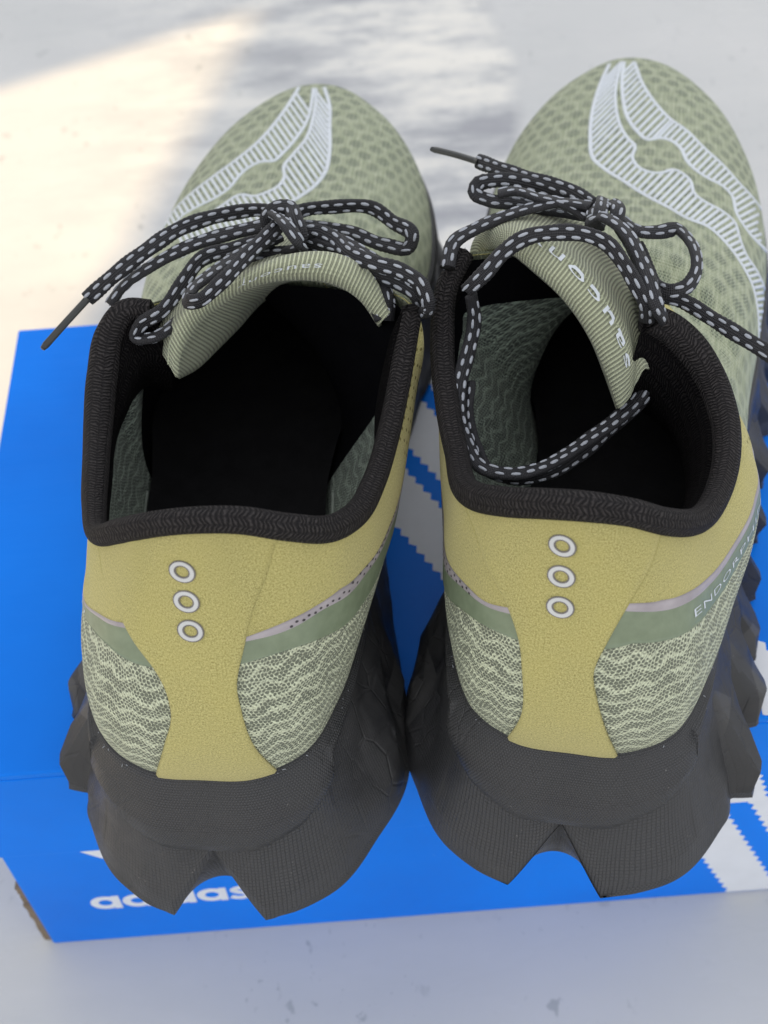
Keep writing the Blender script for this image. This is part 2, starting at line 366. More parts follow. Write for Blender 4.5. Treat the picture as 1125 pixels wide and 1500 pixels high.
# serrated white stripes: polygons on the lid top (x,y) and on the two front faces (x,z)
def serr(p, q, n, amp):
    out = []; p = np.array(p, float); q = np.array(q, float); d = q - p; L = np.linalg.norm(d); d = d / L; nn = np.array([-d[1], d[0]])
    for i in range(n):
        out += [p + d * L * i / n, p + d * L * (i + .45) / n + nn * amp, p + d * L * (i + .5) / n + nn * amp * 1.0]
    out.append(q); return out
def flat(name, poly, place, mat, parent, hgt=.012):
    """polygon extruded a little along the third axis, ear cut"""
    from mathutils.geometry import tessellate_polygon
    n = len(poly); tri = tessellate_polygon([[Vector((a, b, 0)) for a, b in poly]])
    V = [place(a, b, hgt) for a, b in poly] + [place(a, b, 0) for a, b in poly]
    Fs = list(tri) + [(i, (i + 1) % n, n + (i + 1) % n, n + i) for i in range(n)]
    return mesh(name, V, Fs, mat, parent, smooth=False)
on_top = lambda a, b, h: (a, b, h)
on_lid = lambda a, b, h: (a, BY0 - h, b)
on_body = lambda a, b, h: (a, BY0 + .12 - h, b)
def pxtop(u, v): return un(u, v, 0)[:2]
def pxfront(u, v, yy=BY0):
    d = ray(u, v); k = yy / d[1]; return (d[0] * k, CAM_H + d[2] * k)
def clip(poly, ax, lo, hi):
    for s, b in ((1, lo), (-1, hi)):
        out = []
        for i in range(len(poly)):
            p, q = np.array(poly[i], float), np.array(poly[(i + 1) % len(poly)], float)
            ip, iq = s * (p[ax] - b) >= 0, s * (q[ax] - b) >= 0
            if ip: out.append(p)
            if ip != iq:
                t = (b - p[ax]) / (q[ax] - p[ax]); out.append(p + (q - p) * t)
        poly = out
        if not poly: return poly
    return poly
def stripe(x0, y0, x1, y1, w, n, amp=.16):
    a, b = (x0, y0), (x1, y1); c, d = (x1 + w, y1), (x0 + w, y0)
    return serr(a, b, n, -amp) + serr(c, d, n, -amp)
for k in range(3):
    # the three serrated bands cross the lid towards the near right and run on down the front
    xn = 5.5 + 2.8 * k
    poly = stripe(xn - .6 * (BY1 - BY0), BY1, xn, BY0, 1.8, 50)
    poly = clip(clip(poly, 0, BX0 + .02, BX1 - .02), 1, BY0 + .08, BY1 - .05)
    flat('lid_stripe', poly, on_top, M['white'], box)
    poly = stripe(xn, 0, xn + .32 * LIDH, -LIDH, 1.8, 14)
    poly = clip(clip(poly, 0, BX0 + .02, BX1 - .02), 1, -LIDH + .04, -.08)
    flat('lid_stripe', poly, on_lid, M['white'], box)
    poly = stripe(8.55 + 2.8 * k, -LIDH, 8.55 + 2.8 * k + .437 * (TOP - LIDH), -TOP, 1.65, 17)
    poly = clip(clip(poly, 0, BX0 + .3, BX1 - .3), 1, -TOP + .1, -LIDH - .01)
    flat('body_stripe', poly, on_body, M['white'], box)

def text_mesh(name, s, size, place, mat, parent, bold=0., squeeze=1., align='LEFT', extr=.01, spacing=1., shear=0., res=4):
    c = bpy.data.curves.new('txt', 'FONT'); c.body = s; c.size = size; c.offset = bold; c.align_x = align; c.space_character = spacing; c.resolution_u = res; c.shear = shear
    c.extrude = extr; o = bpy.data.objects.new('txt', c); col.objects.link(o)
    dg = bpy.context.evaluated_depsgraph_get(); me = bpy.data.meshes.new_from_object(o.evaluated_get(dg))
    V = [place(v.co.x * squeeze, v.co.y, v.co.z + extr) for v in me.vertices]; Fs = [tuple(p.vertices) for p in me.polygons]
    bpy.data.objects.remove(o); bpy.data.curves.remove(c)
    return mesh(name, V, Fs, mat, parent, smooth=False)
tx, tz = pxfront(137, 1337); tx2, tz2 = pxfront(352, 1322)
def wordmark():
    V, Fs = [], []
    def ring(cx, cz, ro, ri, h=.010):
        o = len(V); K = 40
        for k in range(K):
            a = 2 * math.pi * k / K
            for r, hh in ((ro, 0), (ro, h), (ri, h), (ri, 0)): V.append((tx + cx + math.cos(a) * r * 1.06, BY0 + .12 - hh, tz + cz + math.sin(a) * r))
        for k in range(K):
            for q in range(3): Fs.append((o + k * 4 + q, o + k * 4 + q + 1, o + ((k + 1) % K) * 4 + q + 1, o + ((k + 1) % K) * 4 + q))
    def bar(x0, x1, z0, z1, h=.014):
        o = len(V); V.extend([(tx + x, BY0 + .12 - y, tz + z) for y in (0, h) for x, z in ((x0, z0), (x1, z0), (x1, z1), (x0, z1))])
        Fs.extend([(o + 4, o + 5, o + 6, o + 7), (o, o + 1, o + 5, o + 4), (o + 1, o + 2, o + 6, o + 5), (o + 2, o + 3, o + 7, o + 6), (o + 3, o, o + 4, o + 7)])
    x = 0; R_ = .50
    for ch in 'adida':
        if ch == 'i': bar(x, x + .26, 0, 1.0); bar(x, x + .26, 1.14, 1.42); x += .36; continue
        ring(x + .53, .5, R_, .23); bar(x + .80, x + 1.06, 0, 1.42 if ch == 'd' else 1.0); x += 1.14
    # s: two arcs as one swept band
    pts = curve([(x + .74, .80), (x + .58, .90), (x + .34, .90), (x + .16, .74), (x + .34, .56), (x + .56, .46), (x + .68, .26), (x + .48, .12), (x + .24, .12), (x + .04, .24)], 40)
    t = nrm(np.gradient(pts, axis=0)); nn = np.stack([-t[:, 1], t[:, 0]], -1) * .12; o = len(V)
    for p, d in zip(pts, nn):
        for w_, h in ((-1, 0), (-1, .012), (1, .012), (1, 0)): V.append((tx + p[0] + d[0] * w_, BY0 + .12 - h, tz + p[1] + d[1] * w_))
    for k in range(39):
        for q in range(3): Fs.append((o + k * 4 + q, o + k * 4 + 4 + q, o + k * 4 + 5 + q, o + k * 4 + q + 1))
    mesh('brand_lettering', V, Fs, M['white'], box, smooth=False)
wordmark()
# striped leaf mark above the lettering
lx, lz = pxfront(107, 1246)
def leaf():
    for (a, b, c, d, e, f) in ((0, 3.6, .75, 2.9, 0, -.95), (.95, 2.7, 1.15, 2.5, -1.12, -1.4), (1.3, 2.4, 1.45, 2.2, -1.55, -1.75)):
        z0 = min(lz + e, -LIDH - .03); z1 = lz + f
        flat('leaf_mark', [(lx + a, z0), (lx + c, z1), (lx + d, z1), (lx + b, z0)], on_body, M['white'], box)
leaf()
# bare brown board where the side flap was cut, left corner
kx = BX0 + .22
for z0, z1, w in ((-9.3, -8.2, .35), (-12.7, -9.6, .45)):
    n = 10; V = []; Fs = []
    random.seed(3)
    for i in range(n + 1):
        z = z0 + (z1 - z0) * i / n; j = random.uniform(-.08, .08)
        V += [(kx - w * (.55 + j), BY0 + .2, z), (kx + .05, BY0 + .2, z), (kx + .05, BY0 + .5, z), (kx - w * (.55 + j), BY0 + .5, z)]
    for i in range(n):
        for k in range(4): Fs.append((i * 4 + k, i * 4 + (k + 1) % 4, i * 4 + 4 + (k + 1) % 4, i * 4 + 4 + k))
    Fs += [(0, 1, 2, 3), (n * 4 + 3, n * 4 + 2, n * 4 + 1, n * 4)]
    mesh('torn_board_edge', V, Fs, M['kraft'], box, smooth=False)

# ------------------------------------------------------------------ added unseen blocker that keeps the sun off the shoes
SD = np.array(SUN_DIR)
def blocker_cut():
    """made-up blocker 150 cm to the left, its cut shaped to throw the sun patch"""
    XW = -170.
    def up(u, v, z=-TOP):
        p = un(u, v, z); k = (XW - p[0]) / SD[0]; q = p + SD * k; return np.array([q[1], q[2]])
    A = up(410, 0); B0 = up(120, 520); A0 = up(0, 132)
    dB = B0 - A; dA = A0 - A
    return XW, A, dA / np.linalg.norm(dA), dB / np.linalg.norm(dB)
XW, WA, WdA, WdB = blocker_cut()
def wedge_blocker():
    y0, y1, z0, z1 = WA[0] - 110, WA[0] + 110, -TOP - 75, WA[1] + 110
    def hit(d):
        ks = [((y1 if d[0] > 0 else y0) - WA[0]) / d[0] if abs(d[0]) > 1e-6 else 1e9, ((z1 if d[1] > 0 else z0) - WA[1]) / d[1] if abs(d[1]) > 1e-6 else 1e9]
        return WA + d * min(ks)
    ha, hb = hit(WdA), hit(WdB)
    c = np.array([(y0 + y1) / 2, (z0 + z1) / 2]); ang = lambda p: math.atan2(p[1] - WA[1], p[0] - WA[0])
    aa, ab = ang(ha), ang(hb)
    def between(p):   # inside the open wedge (the smaller angle)
        d = (ab - aa + math.pi) % (2 * math.pi) - math.pi; e = (ang(p) - aa + math.pi) % (2 * math.pi) - math.pi
        return 0 < e / d < 1 if d else False
    d = (ab - aa + math.pi) % (2 * math.pi) - math.pi
    pts = [np.array(p) for p in ((y0, z0), (y1, z0), (y1, z1), (y0, z1))]
    pts = [p for p in pts if not between(p)]
    # order from hb the long way round to ha
    sgn = 1 if d > 0 else -1
    pts.sort(key=lambda p: (sgn * (ang(p) - ab)) % (2 * math.pi))
    poly = [WA, hb] + pts + [ha]
    from mathutils.geometry import tessellate_polygon
    n = len(poly); tri = tessellate_polygon([[Vector((p[0], p[1], 0)) for p in poly]])
    V = [(XW, p[0], p[1]) for p in poly] + [(XW - 1.2, p[0], p[1]) for p in poly]
    Fs = list(tri) + [tuple(n + i for i in t[::-1]) for t in tri] + [(i, (i + 1) % n, n + (i + 1) % n, n + i) for i in range(n)]
    tag(mesh('wall', V, Fs, M['blocker_grey'], None, smooth=False), kind='structure')  # unseen panel added to shade everything but the sunlit wedge
wedge_blocker()
tag(mesh('ground', [(-900, -900, -TOP - 75), (900, -900, -TOP - 75), (900, 900, -TOP - 75), (-900, 900, -TOP - 75)], [(0, 1, 2, 3)], mat_plain('paving', (.32, .31, .29), .9), None), kind='structure')

# ------------------------------------------------------------------ shoes
# local frame: s from the heel to the toe, t sideways (+ = inner side), z up, cm
#        junction of upper and sole        bottom edge of the sole
KEYS = [((1.70, 0.00, 4.95), (0.05, 0.00, 0.0)),
        ((1.80, 1.30, 4.90), (0.05, 1.32, 0.0)),
        ((2.50, 2.50, 4.85), (0.90, 3.05, 0.1)),
        ((4.20, 3.25, 4.80), (2.60, 4.25, 0.3)),
        ((7.50, 3.60, 4.60), (5.20, 5.00, 0.3)),
        ((11.0, 3.35, 4.50), (9.80, 4.15, 0.2)),
        ((15.0, 3.45, 4.20), (14.2, 3.60, 0.2)),
        ((19.0, 4.10, 3.90), (19.0, 4.40, 0.2)),
        ((23.0, 4.75, 3.80), (23.2, 5.30, 0.5)),
        ((26.5, 4.25, 4.00), (27.0, 4.80, 1.1)),
        ((29.4, 2.75, 4.30), (30.1, 3.20, 1.8)),
        ((30.8, 1.10, 4.50), (31.6, 1.25, 2.3)),
        ((31.0, 0.00, 4.50), (31.8, 0.00, 2.4)),
        ((30.6,-1.40, 4.50), (31.4,-1.50, 2.3)),
        ((28.9,-3.10, 4.30), (29.5,-3.50, 1.7)),
        ((26.0,-4.40, 4.00), (26.3,-4.90, 1.0)),
        ((22.0,-5.00, 3.80), (22.0,-5.60, 0.4)),
        ((18.0,-4.80, 3.90), (18.0,-5.50, 0.2)),
        ((14.0,-4.30, 4.20), (14.0,-5.10, 0.2)),
        ((10.0,-3.90, 4.50), (9.50,-5.00, 0.2)),
        ((7.00,-3.65, 4.60), (5.20,-5.00, 0.3)),
        ((4.20,-3.25, 4.80), (2.60,-4.25, 0.3)),
        ((2.50,-2.50, 4.85), (0.90,-3.05, 0.1)),
        ((1.80,-1.30, 4.90), (0.05,-1.32, 0.0))]
JK = np.array([k[0] for k in KEYS]); BK = np.array([k[1] for k in KEYS])
_ch = np.concatenate([[0], np.cumsum(np.linalg.norm(np.diff(np.vstack([JK, JK[:1]])[:, :2], axis=0), axis=1))])
PHIK = _ch[:-1] / _ch[-1]; PERIM = _ch[-1]
SPINE = [(11.5, 9.9), (13, 9.9), (15, 9.8), (18, 8.9), (21, 7.7), (24, 7.1), (27, 6.75), (29, 6.4), (29.8, 6.15)]

class Shoe:
    def __init__(s, mir, org, yaw, collar, stretch=0., bulge=(0, 0)):
        s.stretch = stretch; s.bulge = bulge; s.mir, s.org, s.yaw = mir, np.array(org, float), yaw
        s.ca, s.sa = math.cos(yaw), math.sin(yaw)
        # collar: points seen in the photograph with their heights, inner end first, round the heel, outer end last
        C = np.array([s.loc(un(*c)) for c in collar])
        s.collar = C
        jj = hermite(PHIK, JK, np.linspace(0, 1, 2000, endpoint=False), 1.0)
        sp = np.array(SPINE)
        ks = []
        prev = None
        for i, c in enumerate(C):
            f = i / (len(C) - 1)
            # phase: nearest point of the junction in plan, measured after scaling the collar out
            d = np.hypot(jj[:, 0] - (c[0] - 1.2 * (1 if c[0] < 6 else .3)), jj[:, 1] - c[1] * 1.25)
            ph = np.argmin(d) / 2000.
            if ph > .5: ph -= 1
            ks.append((-ph, c))           # running from inner (+phi) through 0 to outer (-phi)
        ks = [(-k[0], k[1]) for k in ks]
        ks.sort(key=lambda k: k[0])
        ph = [k[0] for k in ks]
        for i in range(1, len(ph)): ph[i] = max(ph[i], ph[i - 1] + .006)
        pts = [k[1] for k in ks]
        s.phi_c = (ph[0], ph[-1])
        # front: spine points for the junction's own s
        jm = lambda side, sv: np.interp(sv, *(lambda q: (q[:, 0], q[:, 1]))(np.array([(JK[i][0], PHIK[i] if i <= 12 else PHIK[i] - 1) for i in (range(4, 13) if side > 0 else list(range(20, 11, -1)))])))
        fr = []
        for sj, ss in ((13.5, 15.6), (15.5, 16.3), (18, 17.7), (21, 20), (24, 23), (27, 26), (29, 28), (30.3, 29.3)):
            z = np.interp(ss, sp[:, 0], sp[:, 1]); fr.append((sj, np.array([ss, .12 * sstep(20, 30, ss), z])))
        P = list(zip(ph, pts))
        right = [(jm(1, a), b) for a, b in fr]; left = [(jm(-1, a), b) for a, b in fr]
        tip = [(PHIK[12], np.array([29.7, .1, 6.17]))]
        right = [r for r in right if r[0] > ph[-1] + .006]; left = [l for l in left if l[0] < ph[0] - .006]
        allk = left[::-1] + P + right + tip
        allk.sort(key=lambda k: k[0])
        s.tk = np.array([k[0] for k in allk]); s.tp = np.array([k[1] for k in allk])
        s.cache()
    def loc(s, p):
        x, y = p[0] - s.org[0], p[1] - s.org[1]
        return np.array([x * s.sa + y * s.ca, (x * s.ca - y * s.sa) * s.mir, p[2]])
    def wor(s, q):
        q = np.asarray(q, float); a, t, z = q[..., 0], q[..., 1] * s.mir, q[..., 2]; a = a + s.stretch * sstep(12, 31, a)
        return np.stack([s.org[0] + a * s.sa + t * s.ca, s.org[1] + a * s.ca - t * s.sa, z], -1)
    def J(s, phi): return hermite(PHIK, JK, phi, 1.0)
    def T(s, phi):
        ph = np.asarray(phi); ph = np.where(ph > PHIK[12], ph - 1, ph)
        ph = np.where(ph < s.tk[0], ph + 1, ph)
        return hermite(s.tk, s.tp, ph, 1.0)
    def up(s, phi, v, inset=0.):
        """upper surface, local coordinates"""
        phi = np.asarray(phi, float) % 1.0; v = np.asarray(v, float)
        phi, v = np.broadcast_arrays(phi, v)
        e = 1e-3
        j = s.J(phi); tg = s.J(phi + e) - s.J(phi - e); tg[..., 2] = 0; tg = nrm(tg)
        out = np.stack([-tg[..., 1], tg[..., 0], 0 * tg[..., 0]], -1)       # outward normal of a loop going +t first
        t = s.T(phi); h = (t[..., 2] - j[..., 2])[..., None]
        w = sstep(12.0, 16.0, j[..., 0])[..., None]
        back = sstep(6, 2, j[..., 0])[..., None]
        up = np.array([0, 0, 1.])
        jo = j - out * inset * .8
        dv = j - t; dv[..., 2] = 0; dh = np.linalg.norm(dv, axis=-1, keepdims=True); dvn = nrm(dv)
        p1r = jo + up * h * .38 + out * (.42 + .25 * back); p2r = t - up * h * .30 + out * (.15 + .28 * back)
        p1f = jo + up * h * .62 + out * .25; p2f = t + dvn * dh * .55 + up * .05
        sb = (sstep(3.5, 8, j[..., 0]) * sstep(20, 13, j[..., 0]) * np.where(j[..., 1] < 0, s.bulge[1], s.bulge[0]))[..., None]
        p1r = p1r + out * sb * .5; p2r = p2r + out * sb + up * sb * .5
        p1 = p1r * (1 - w) + p1f * w; p2 = p2r * (1 - w) + p2f * w
        v = v[..., None]
        return (1-v)**3*jo + 3*(1-v)**2*v*p1 + 3*(1-v)*v**2*p2 + v**3*t
    def upn(s, phi, v):
        e = 1e-3
        a = s.up(phi + e, v) - s.up(phi - e, v); b = s.up(phi, np.clip(np.asarray(v) + .004, 0, 1)) - s.up(phi, np.clip(np.asarray(v) - .004, 0, 1))
        n = np.cross(a, b)
        n = nrm(n); j = s.J(np.asarray(phi) % 1.0); c = np.stack([np.clip(j[..., 0], 4, 27), 0 * j[..., 0], 0 * j[..., 0] + 4], -1)
        sg = np.sign(np.sum(n * (s.up(phi, v) - c), -1, keepdims=True)); return n * np.where(sg == 0, 1, sg)
    def cache(s):
        s.gp = np.linspace(0, 1, 500, endpoint=False); s.gv = np.linspace(0, 1, 61)
        G = s.up(s.gp[:, None], s.gv[None, :]); s.G = G; N = s.upn(s.gp[:, None], s.gv[None, :])
        Wd = s.wor(G); s.gw = Wd; Nw = s.wor(N + 0) - s.wor(N * 0)
        fac = np.sum(Nw * (EYE - Wd), -1) > 0
        s.gpx = proj(Wd); s.gpx[~fac] = 1e6
        # occlusion by the near side: keep the nearest where several overlap
        s.gd = np.linalg.norm(Wd - EYE, axis=-1)
    def inv(s, u, v):
        d = np.hypot(s.gpx[..., 0] - u, s.gpx[..., 1] - v) + s.gd * .0
        near = d < d.min() + 4
        dd = np.where(near, s.gd, 1e9); thr = dd.min() + .8
        d2 = np.where(near & (s.gd < thr), d, 1e9)
        i, j = np.unravel_index(np.argmin(d2), d2.shape); ph = s.gp[i]
        return (ph if ph < .5 else ph - 1), s.gv[j], d2.min()
    def hz(s, phi, v):      # arc length based uv in cm
        return np.asarray(phi) * PERIM, s.up(phi, v)[..., 2]

    # grid on the surface -> mesh with thickness
    def patch(s, name, PH, VV, mat, parent, off=.06, thick=None, uvmode='rear', round_=True):
        PH = np.asarray(PH); VV = np.asarray(VV); n, m = PH.shape
        P = s.up(PH, VV); N = s.upn(PH, VV)
        o = np.full((n, m), off)
        if round_:
            o[0, :] *= .55; o[-1, :] *= .55; o[:, 0] *= .55; o[:, -1] *= .55
        A = P + N * o[..., None]
        ring = [(i, 0) for i in range(n)] + [(n - 1, j) for j in range(1, m)] + [(i, m - 1) for i in range(n - 2, -1, -1)] + [(0, j) for j in range(m - 2, 0, -1)]
        lo = np.array([P[i, j] - N[i, j] * .03 for i, j in ring])
        V = np.vstack([A.reshape(-1, 3), lo]); Fs = gridfaces(n, m); k = len(ring)
        for a in range(k):
            i0, j0 = ring[a]; i1, j1 = ring[(a + 1) % k]; Fs.append((i0 * m + j0, i1 * m + j1, n * m + (a + 1) % k, n * m + a))
        U = np.stack([PH * PERIM, P[..., 2]], -1); uv = np.vstack([U.reshape(-1, 2), np.array([U[i, j] for i, j in ring])])
        return mesh(name, s.wor(V), Fs, mat, parent, uv=uv)

def smoothf(pts):
    """function phi -> v through traced points, straight beyond its ends"""
    P = np.array(sorted(pts)); x, y = P[:, 0], P[:, 1]
    k = np.concatenate([[True], np.diff(x) > 1e-4]); x, y = x[k], y[k]
    s0 = (y[1] - y[0]) / (x[1] - x[0]); s1 = (y[-1] - y[-2]) / (x[-1] - x[-2])
    def f(q):
        q = np.asarray(q, float); r = hermite(x, y, q)
        return np.where(q < x[0], y[0] + s0 * (q - x[0]), np.where(q > x[-1], y[-1] + s1 * (q - x[-1]), r))
    return f

def tube(name, path, ra, rb, mat, parent, n=None, seg=20, up=(0, -.2, 1), closed=False, uvs=1., cap=True):
    """oval tube: ra across, rb along 'up' (numbers or arrays)"""
    P = np.asarray(path, float); n = len(P)
    T = np.gradient(P, axis=0); T = nrm(T); U = np.asarray(up, float) * np.ones((n, 3)); U = nrm(U - T * np.sum(U * T, -1, keepdims=True)); S_ = np.cross(T, U)
    ra = np.ones(n) * ra; rb = np.ones(n) * rb
    a = np.linspace(0, 2 * math.pi, seg, endpoint=False)
    V = P[:, None] + S_[:, None] * (np.cos(a) * ra[:, None])[..., None] + U[:, None] * (np.sin(a) * rb[:, None])[..., None]
    d = np.concatenate([[0], np.cumsum(np.linalg.norm(np.diff(P, axis=0), axis=1))])
    # one extra column for the uv seam
    V = np.concatenate([V, V[:, :1]], 1); m = seg + 1
    per = 2 * math.pi * np.sqrt((ra.mean() ** 2 + rb.mean() ** 2) / 2)
    per = max(round(per / .34), 1) * .34
    uv = np.stack(np.broadcast_arrays(d[:, None] * uvs, np.linspace(0, per, m)[None]), -1)
    Fs = gridfaces(n, m); V = V.reshape(-1, 3); uv = uv.reshape(-1, 2)
    if cap:
        for i, w in ((0, -1), (n - 1, 1)):
            c = len(V); V = np.vstack([V, P[i] + T[i] * w * rb[i] * .5]); uv = np.vstack([uv, uv[i * m]])
            for j in range(seg): Fs.append((i * m + j, i * m + j + 1, c) if w > 0 else (i * m + j + 1, i * m + j, c))
    return mesh(name, V, Fs, mat, parent, uv=uv), (P, T, U, S_, d)

def tri(x): return np.abs((x % 1.0) - .5) * 2

def build_shoe(mir, org, yaw, collar, radii, label, traces, lat_inner):
    sh = Shoe(mir, org, yaw, collar, traces['stretch'], traces['bulge'])
    c = sh.wor(np.array([14., 0, 0])); root = empty('running_shoe', (c[0], c[1], 0)); tag(root, label, 'shoe', 'pair of running shoes')
    L = lambda q: sh.wor(q)
    # --- upper: one skin, rear half and forefoot with their own knit
    gp = np.linspace(0, 1, 481)[:-1]; gv = np.linspace(0, 1, 49)
    P = sh.up(gp[:, None], gv[None, :])
    V = P.reshape(-1, 3); n, m = len(gp), len(gv); Fs = []; fm = []; uv = []
    rear = np.stack(np.broadcast_arrays(np.where(gp > .5, gp - 1, gp)[:, None] * PERIM, P[..., 2]), -1)
    # mesh uv per loop: written by hand afterwards
    o = mesh('upper', L(V), gridfaces(n, m, cu=True), None, root, mats=[M['rear'], M['toe']])
    me = o.data; lay = me.uv_layers.new(name='UVMap'); idx = np.empty(len(me.loops), int); me.loops.foreach_get('vertex_index', idx)
    fac = np.repeat(np.arange(len(me.polygons)), 4); ci = fac // (m - 1)
    s_mid = P[..., 0].mean(1)[ci]; isf = P[..., 0].reshape(-1)[idx]
    colS = sh.J(gp)[:, 0][ci]; fore = colS > 11.
    # forefoot: plan with stretch down the sides
    vv = np.tile(gv, n)[idx]
    Pl = V[idx]; side = np.where(Pl[:, 1] > 0, 1, -1)
    uvf = np.stack([Pl[:, 1] + side * np.clip(7.0 - Pl[:, 2], 0, 4) * .6 * sstep(3, 4.5, np.abs(Pl[:, 1])), Pl[:, 0]], -1)
    uvr = rear.reshape(-1, 2)[idx]
    lay.data.foreach_set('uv', np.where(fore[:, None], uvf, uvr).ravel())
    me.polygons.foreach_set('material_index', (sh.J(gp)[:, 0][np.arange(len(me.polygons)) // (m - 1)] > 11.).astype(int).tolist())
    bvh_v = [Vector(q) for q in L(V)]; bvh = BVHTree.FromPolygons(bvh_v, gridfaces(n, m, cu=True)); sh.bvh = bvh
    # --- lining inside, insole
    cp = np.linspace(0, 1, 301)[:-1]
    # phases of the opening
    a0, a1 = sh.phi_c
    def inner(phi, v):
        q = sh.up(phi, v); nn = sh.upn(phi, v); q = q - nn * .28
        k = np.where(q[..., 1] > 0, traces['inset'][0], traces['inset'][1]) * sstep(1.0, 2.6, np.abs(q[..., 1])) * np.clip(1 - np.asarray(v) * 1.1, 0, 1) ** 1.3 * sstep(18, 11, q[..., 0])
        q[..., 1] -= np.sign(q[..., 1]) * k; return q
    lv = np.linspace(0, 1, 30)
    Pi = inner(cp[:, None], lv[None]); 
    Vi = Pi.reshape(-1, 3); split = 15
    fsel = gridfaces(len(cp), 30, cu=True)
    fmi = [1 if (j % 29) < 21 else 0 for j in range(len(fsel))]
    Si = sh.J(cp)[:, 0]; fmi = [fmi[k] if (Si[k // 29] < traces['liner'][0 if cp[k // 29] < .5 else 1]) else 0 for k in range(len(fsel))]
    uvi = np.stack(np.broadcast_arrays(cp[:, None] * PERIM, Pi[..., 2]), -1)
    mesh('lining', L(Vi), fsel, None, root, uv=uvi, mats=[M['lining'], M['inner']], fm=fmi)
    jn = sh.J(cp); ins = inner(cp, np.zeros_like(cp) + .06); zi = 5.15
    ins[:, 2] = zi + .02 * ins[:, 0] * 0 - .04 * np.clip(ins[:, 0] - 8, 0, 20)
    ringn = 6; V2 = []; 
    cen = np.stack([np.clip(ins[:, 0], 4, 27), ins[:, 1] * 0, ins[:, 2]], -1)
    for r in range(ringn): V2.append(ins + (cen - ins) * r / (ringn - 1))
    V2 = np.array(V2); V2[0, :, 2] += .35; V2[1, :, 2] += .05
    mesh('insole', L(V2.reshape(-1, 3)), gridfaces(ringn, len(cp), cv=True), M['insole'], root)
    # pale seam where the lining meets the insole
    sel = cp[(Si < 11)]; sel = np.sort(np.where(sel > .5, sel - 1, sel)); q = inner(sel, np.zeros_like(sel) + .13); q = q - nrm(q - np.array([10, 0, 5.3])) * .06
    tube('insole_seam', L(q), .05, .05, M['edge'], root, seg=8)

    # --- collar: padded knitted tube following the top line
    CP = sh.collar; path = curve(CP, 260)
    rk = np.linspace(0, 1, len(radii)); rr = hermite(rk, np.array(radii, float), np.linspace(0, 1, 260))
    cen2 = path.copy(); cen2[:, 2] -= .1
    tube('collar', L(path), rr, rr * 1.05, M['knit'], root, seg=28)
    # padded black lining below the collar tube
    d_in = nrm(np.stack([np.full(260, 8.5), np.zeros(260), path[:, 2]], -1) - path)
    pdk = hermite(np.linspace(0, 1, len(traces['pad'])), np.array(traces['pad'], float), np.linspace(0, 1, 260))
    rows = []
    for dz, di in ((.25, .1), (-.25, .5), (-.35, .75), (-.65, .62), (-.88, .3), (-1.0, -.1)):
        q = path + d_in * di * (.8 + rr[:, None]) * (.38 + .62 * sstep(1.2, 2.6, pdk))[:, None]; q[:, 2] += dz * (pdk if dz < -.3 else 1); rows.append(q)
    R = np.array(rows); Rn = curve(np.transpose(R, (0, 1, 2)).reshape(len(rows), -1), 16).reshape(16, 260, 3)
    uvp = np.stack(np.broadcast_arrays(np.linspace(0, 24, 260)[None], np.linspace(0, 3.5, 16)[:, None]), -1)
    mesh('collar_padding', L(Rn.reshape(-1, 3)), gridfaces(16, 260), M['padding'], root, uv=uvp)

    # --- overlays, placed from what the photograph shows of them
    inv = lambda pts: [sh.inv(u, v) for u, v in pts]
    def fn(key): 
        q = inv(traces[key]); return smoothf([(a, b) for a, b, c in q if c < 9])
    trim_top = fn('trim_top'); trim_bot = fn('trim_bot'); band_bot = fn('band_bot')
    ext = traces['ext']
    def clampf(f, lo, hi):
        return lambda p: np.clip(f(p), lo, hi)
    p0, p1 = ext
    N_ = 260; ph = np.linspace(p0, p1, N_)
    tt = np.clip(trim_top(ph), .02, .68); tb = np.clip(trim_bot(ph), .0, .64); bb = np.clip(band_bot(ph), 0.0, .53)
    tb_f = lambda p: np.clip(trim_bot(p), 0, .64); bb_f = lambda p: np.clip(band_bot(p), 0, .53)
    # beyond the traced stretch the band keeps rising to the eyelets
    def rows_between(a, b, k): return a[:, None] + (b - a)[:, None] * np.linspace(0, 1, k)[None]
    top = np.ones(N_) * .985
    PHg = lambda k: np.repeat(ph[:, None], k, 1)
    sh.patch('suede_quarter', PHg(24), rows_between(tt, top, 24), M['suede'], root, off=.05)
    sh.patch('green_band', PHg(10), rows_between(bb, tb + .01, 10), M['band'], root, off=.03)
    sh.patch('reflective_trim', PHg(5), rows_between(tb, np.maximum(tt, tb + .012), 5), M['trim'], root, off=.045)
    # little punched holes along the inner trim
    def dots(plist, mat, name, r, offn, ar=1.):
        V = []; Fs = []
        for (a, b) in plist:
            p = sh.up(a, b); nn = sh.upn(a, b); tg = nrm(sh.up(a + .002, b) - sh.up(a - .002, b)); bt = np.cross(nn, tg); o_ = len(V)
            for k in range(8):
                an = k / 8 * 2 * math.pi; V.append(p + nn * offn + tg * math.cos(an) * r * ar + bt * math.sin(an) * r)
            Fs.append(tuple(range(o_, o_ + 8)))
        if V: tag(mesh(name, L(np.array(V)), Fs, mat, root, smooth=False), kind='stuff')
    q = []
    pt = max(a for a, b, c in inv(traces['trim_bot']) if c < 9)
    for k in range(46):
        p = .045 + k * .0046
        if p > p1 - .01: break
        w0, w1 = float(trim_bot(p)), float(trim_top(p))
        if w1 - w0 < .02: continue
        for f in (.3, .68): q.append((p + (.0022 if f > .5 else 0), w0 + (w1 - w0) * f))
    dots([x for x in q if 0 < x[1] < .93], M['hole'], 'trim_perforations', .034, .052, 1.3)
    q = []
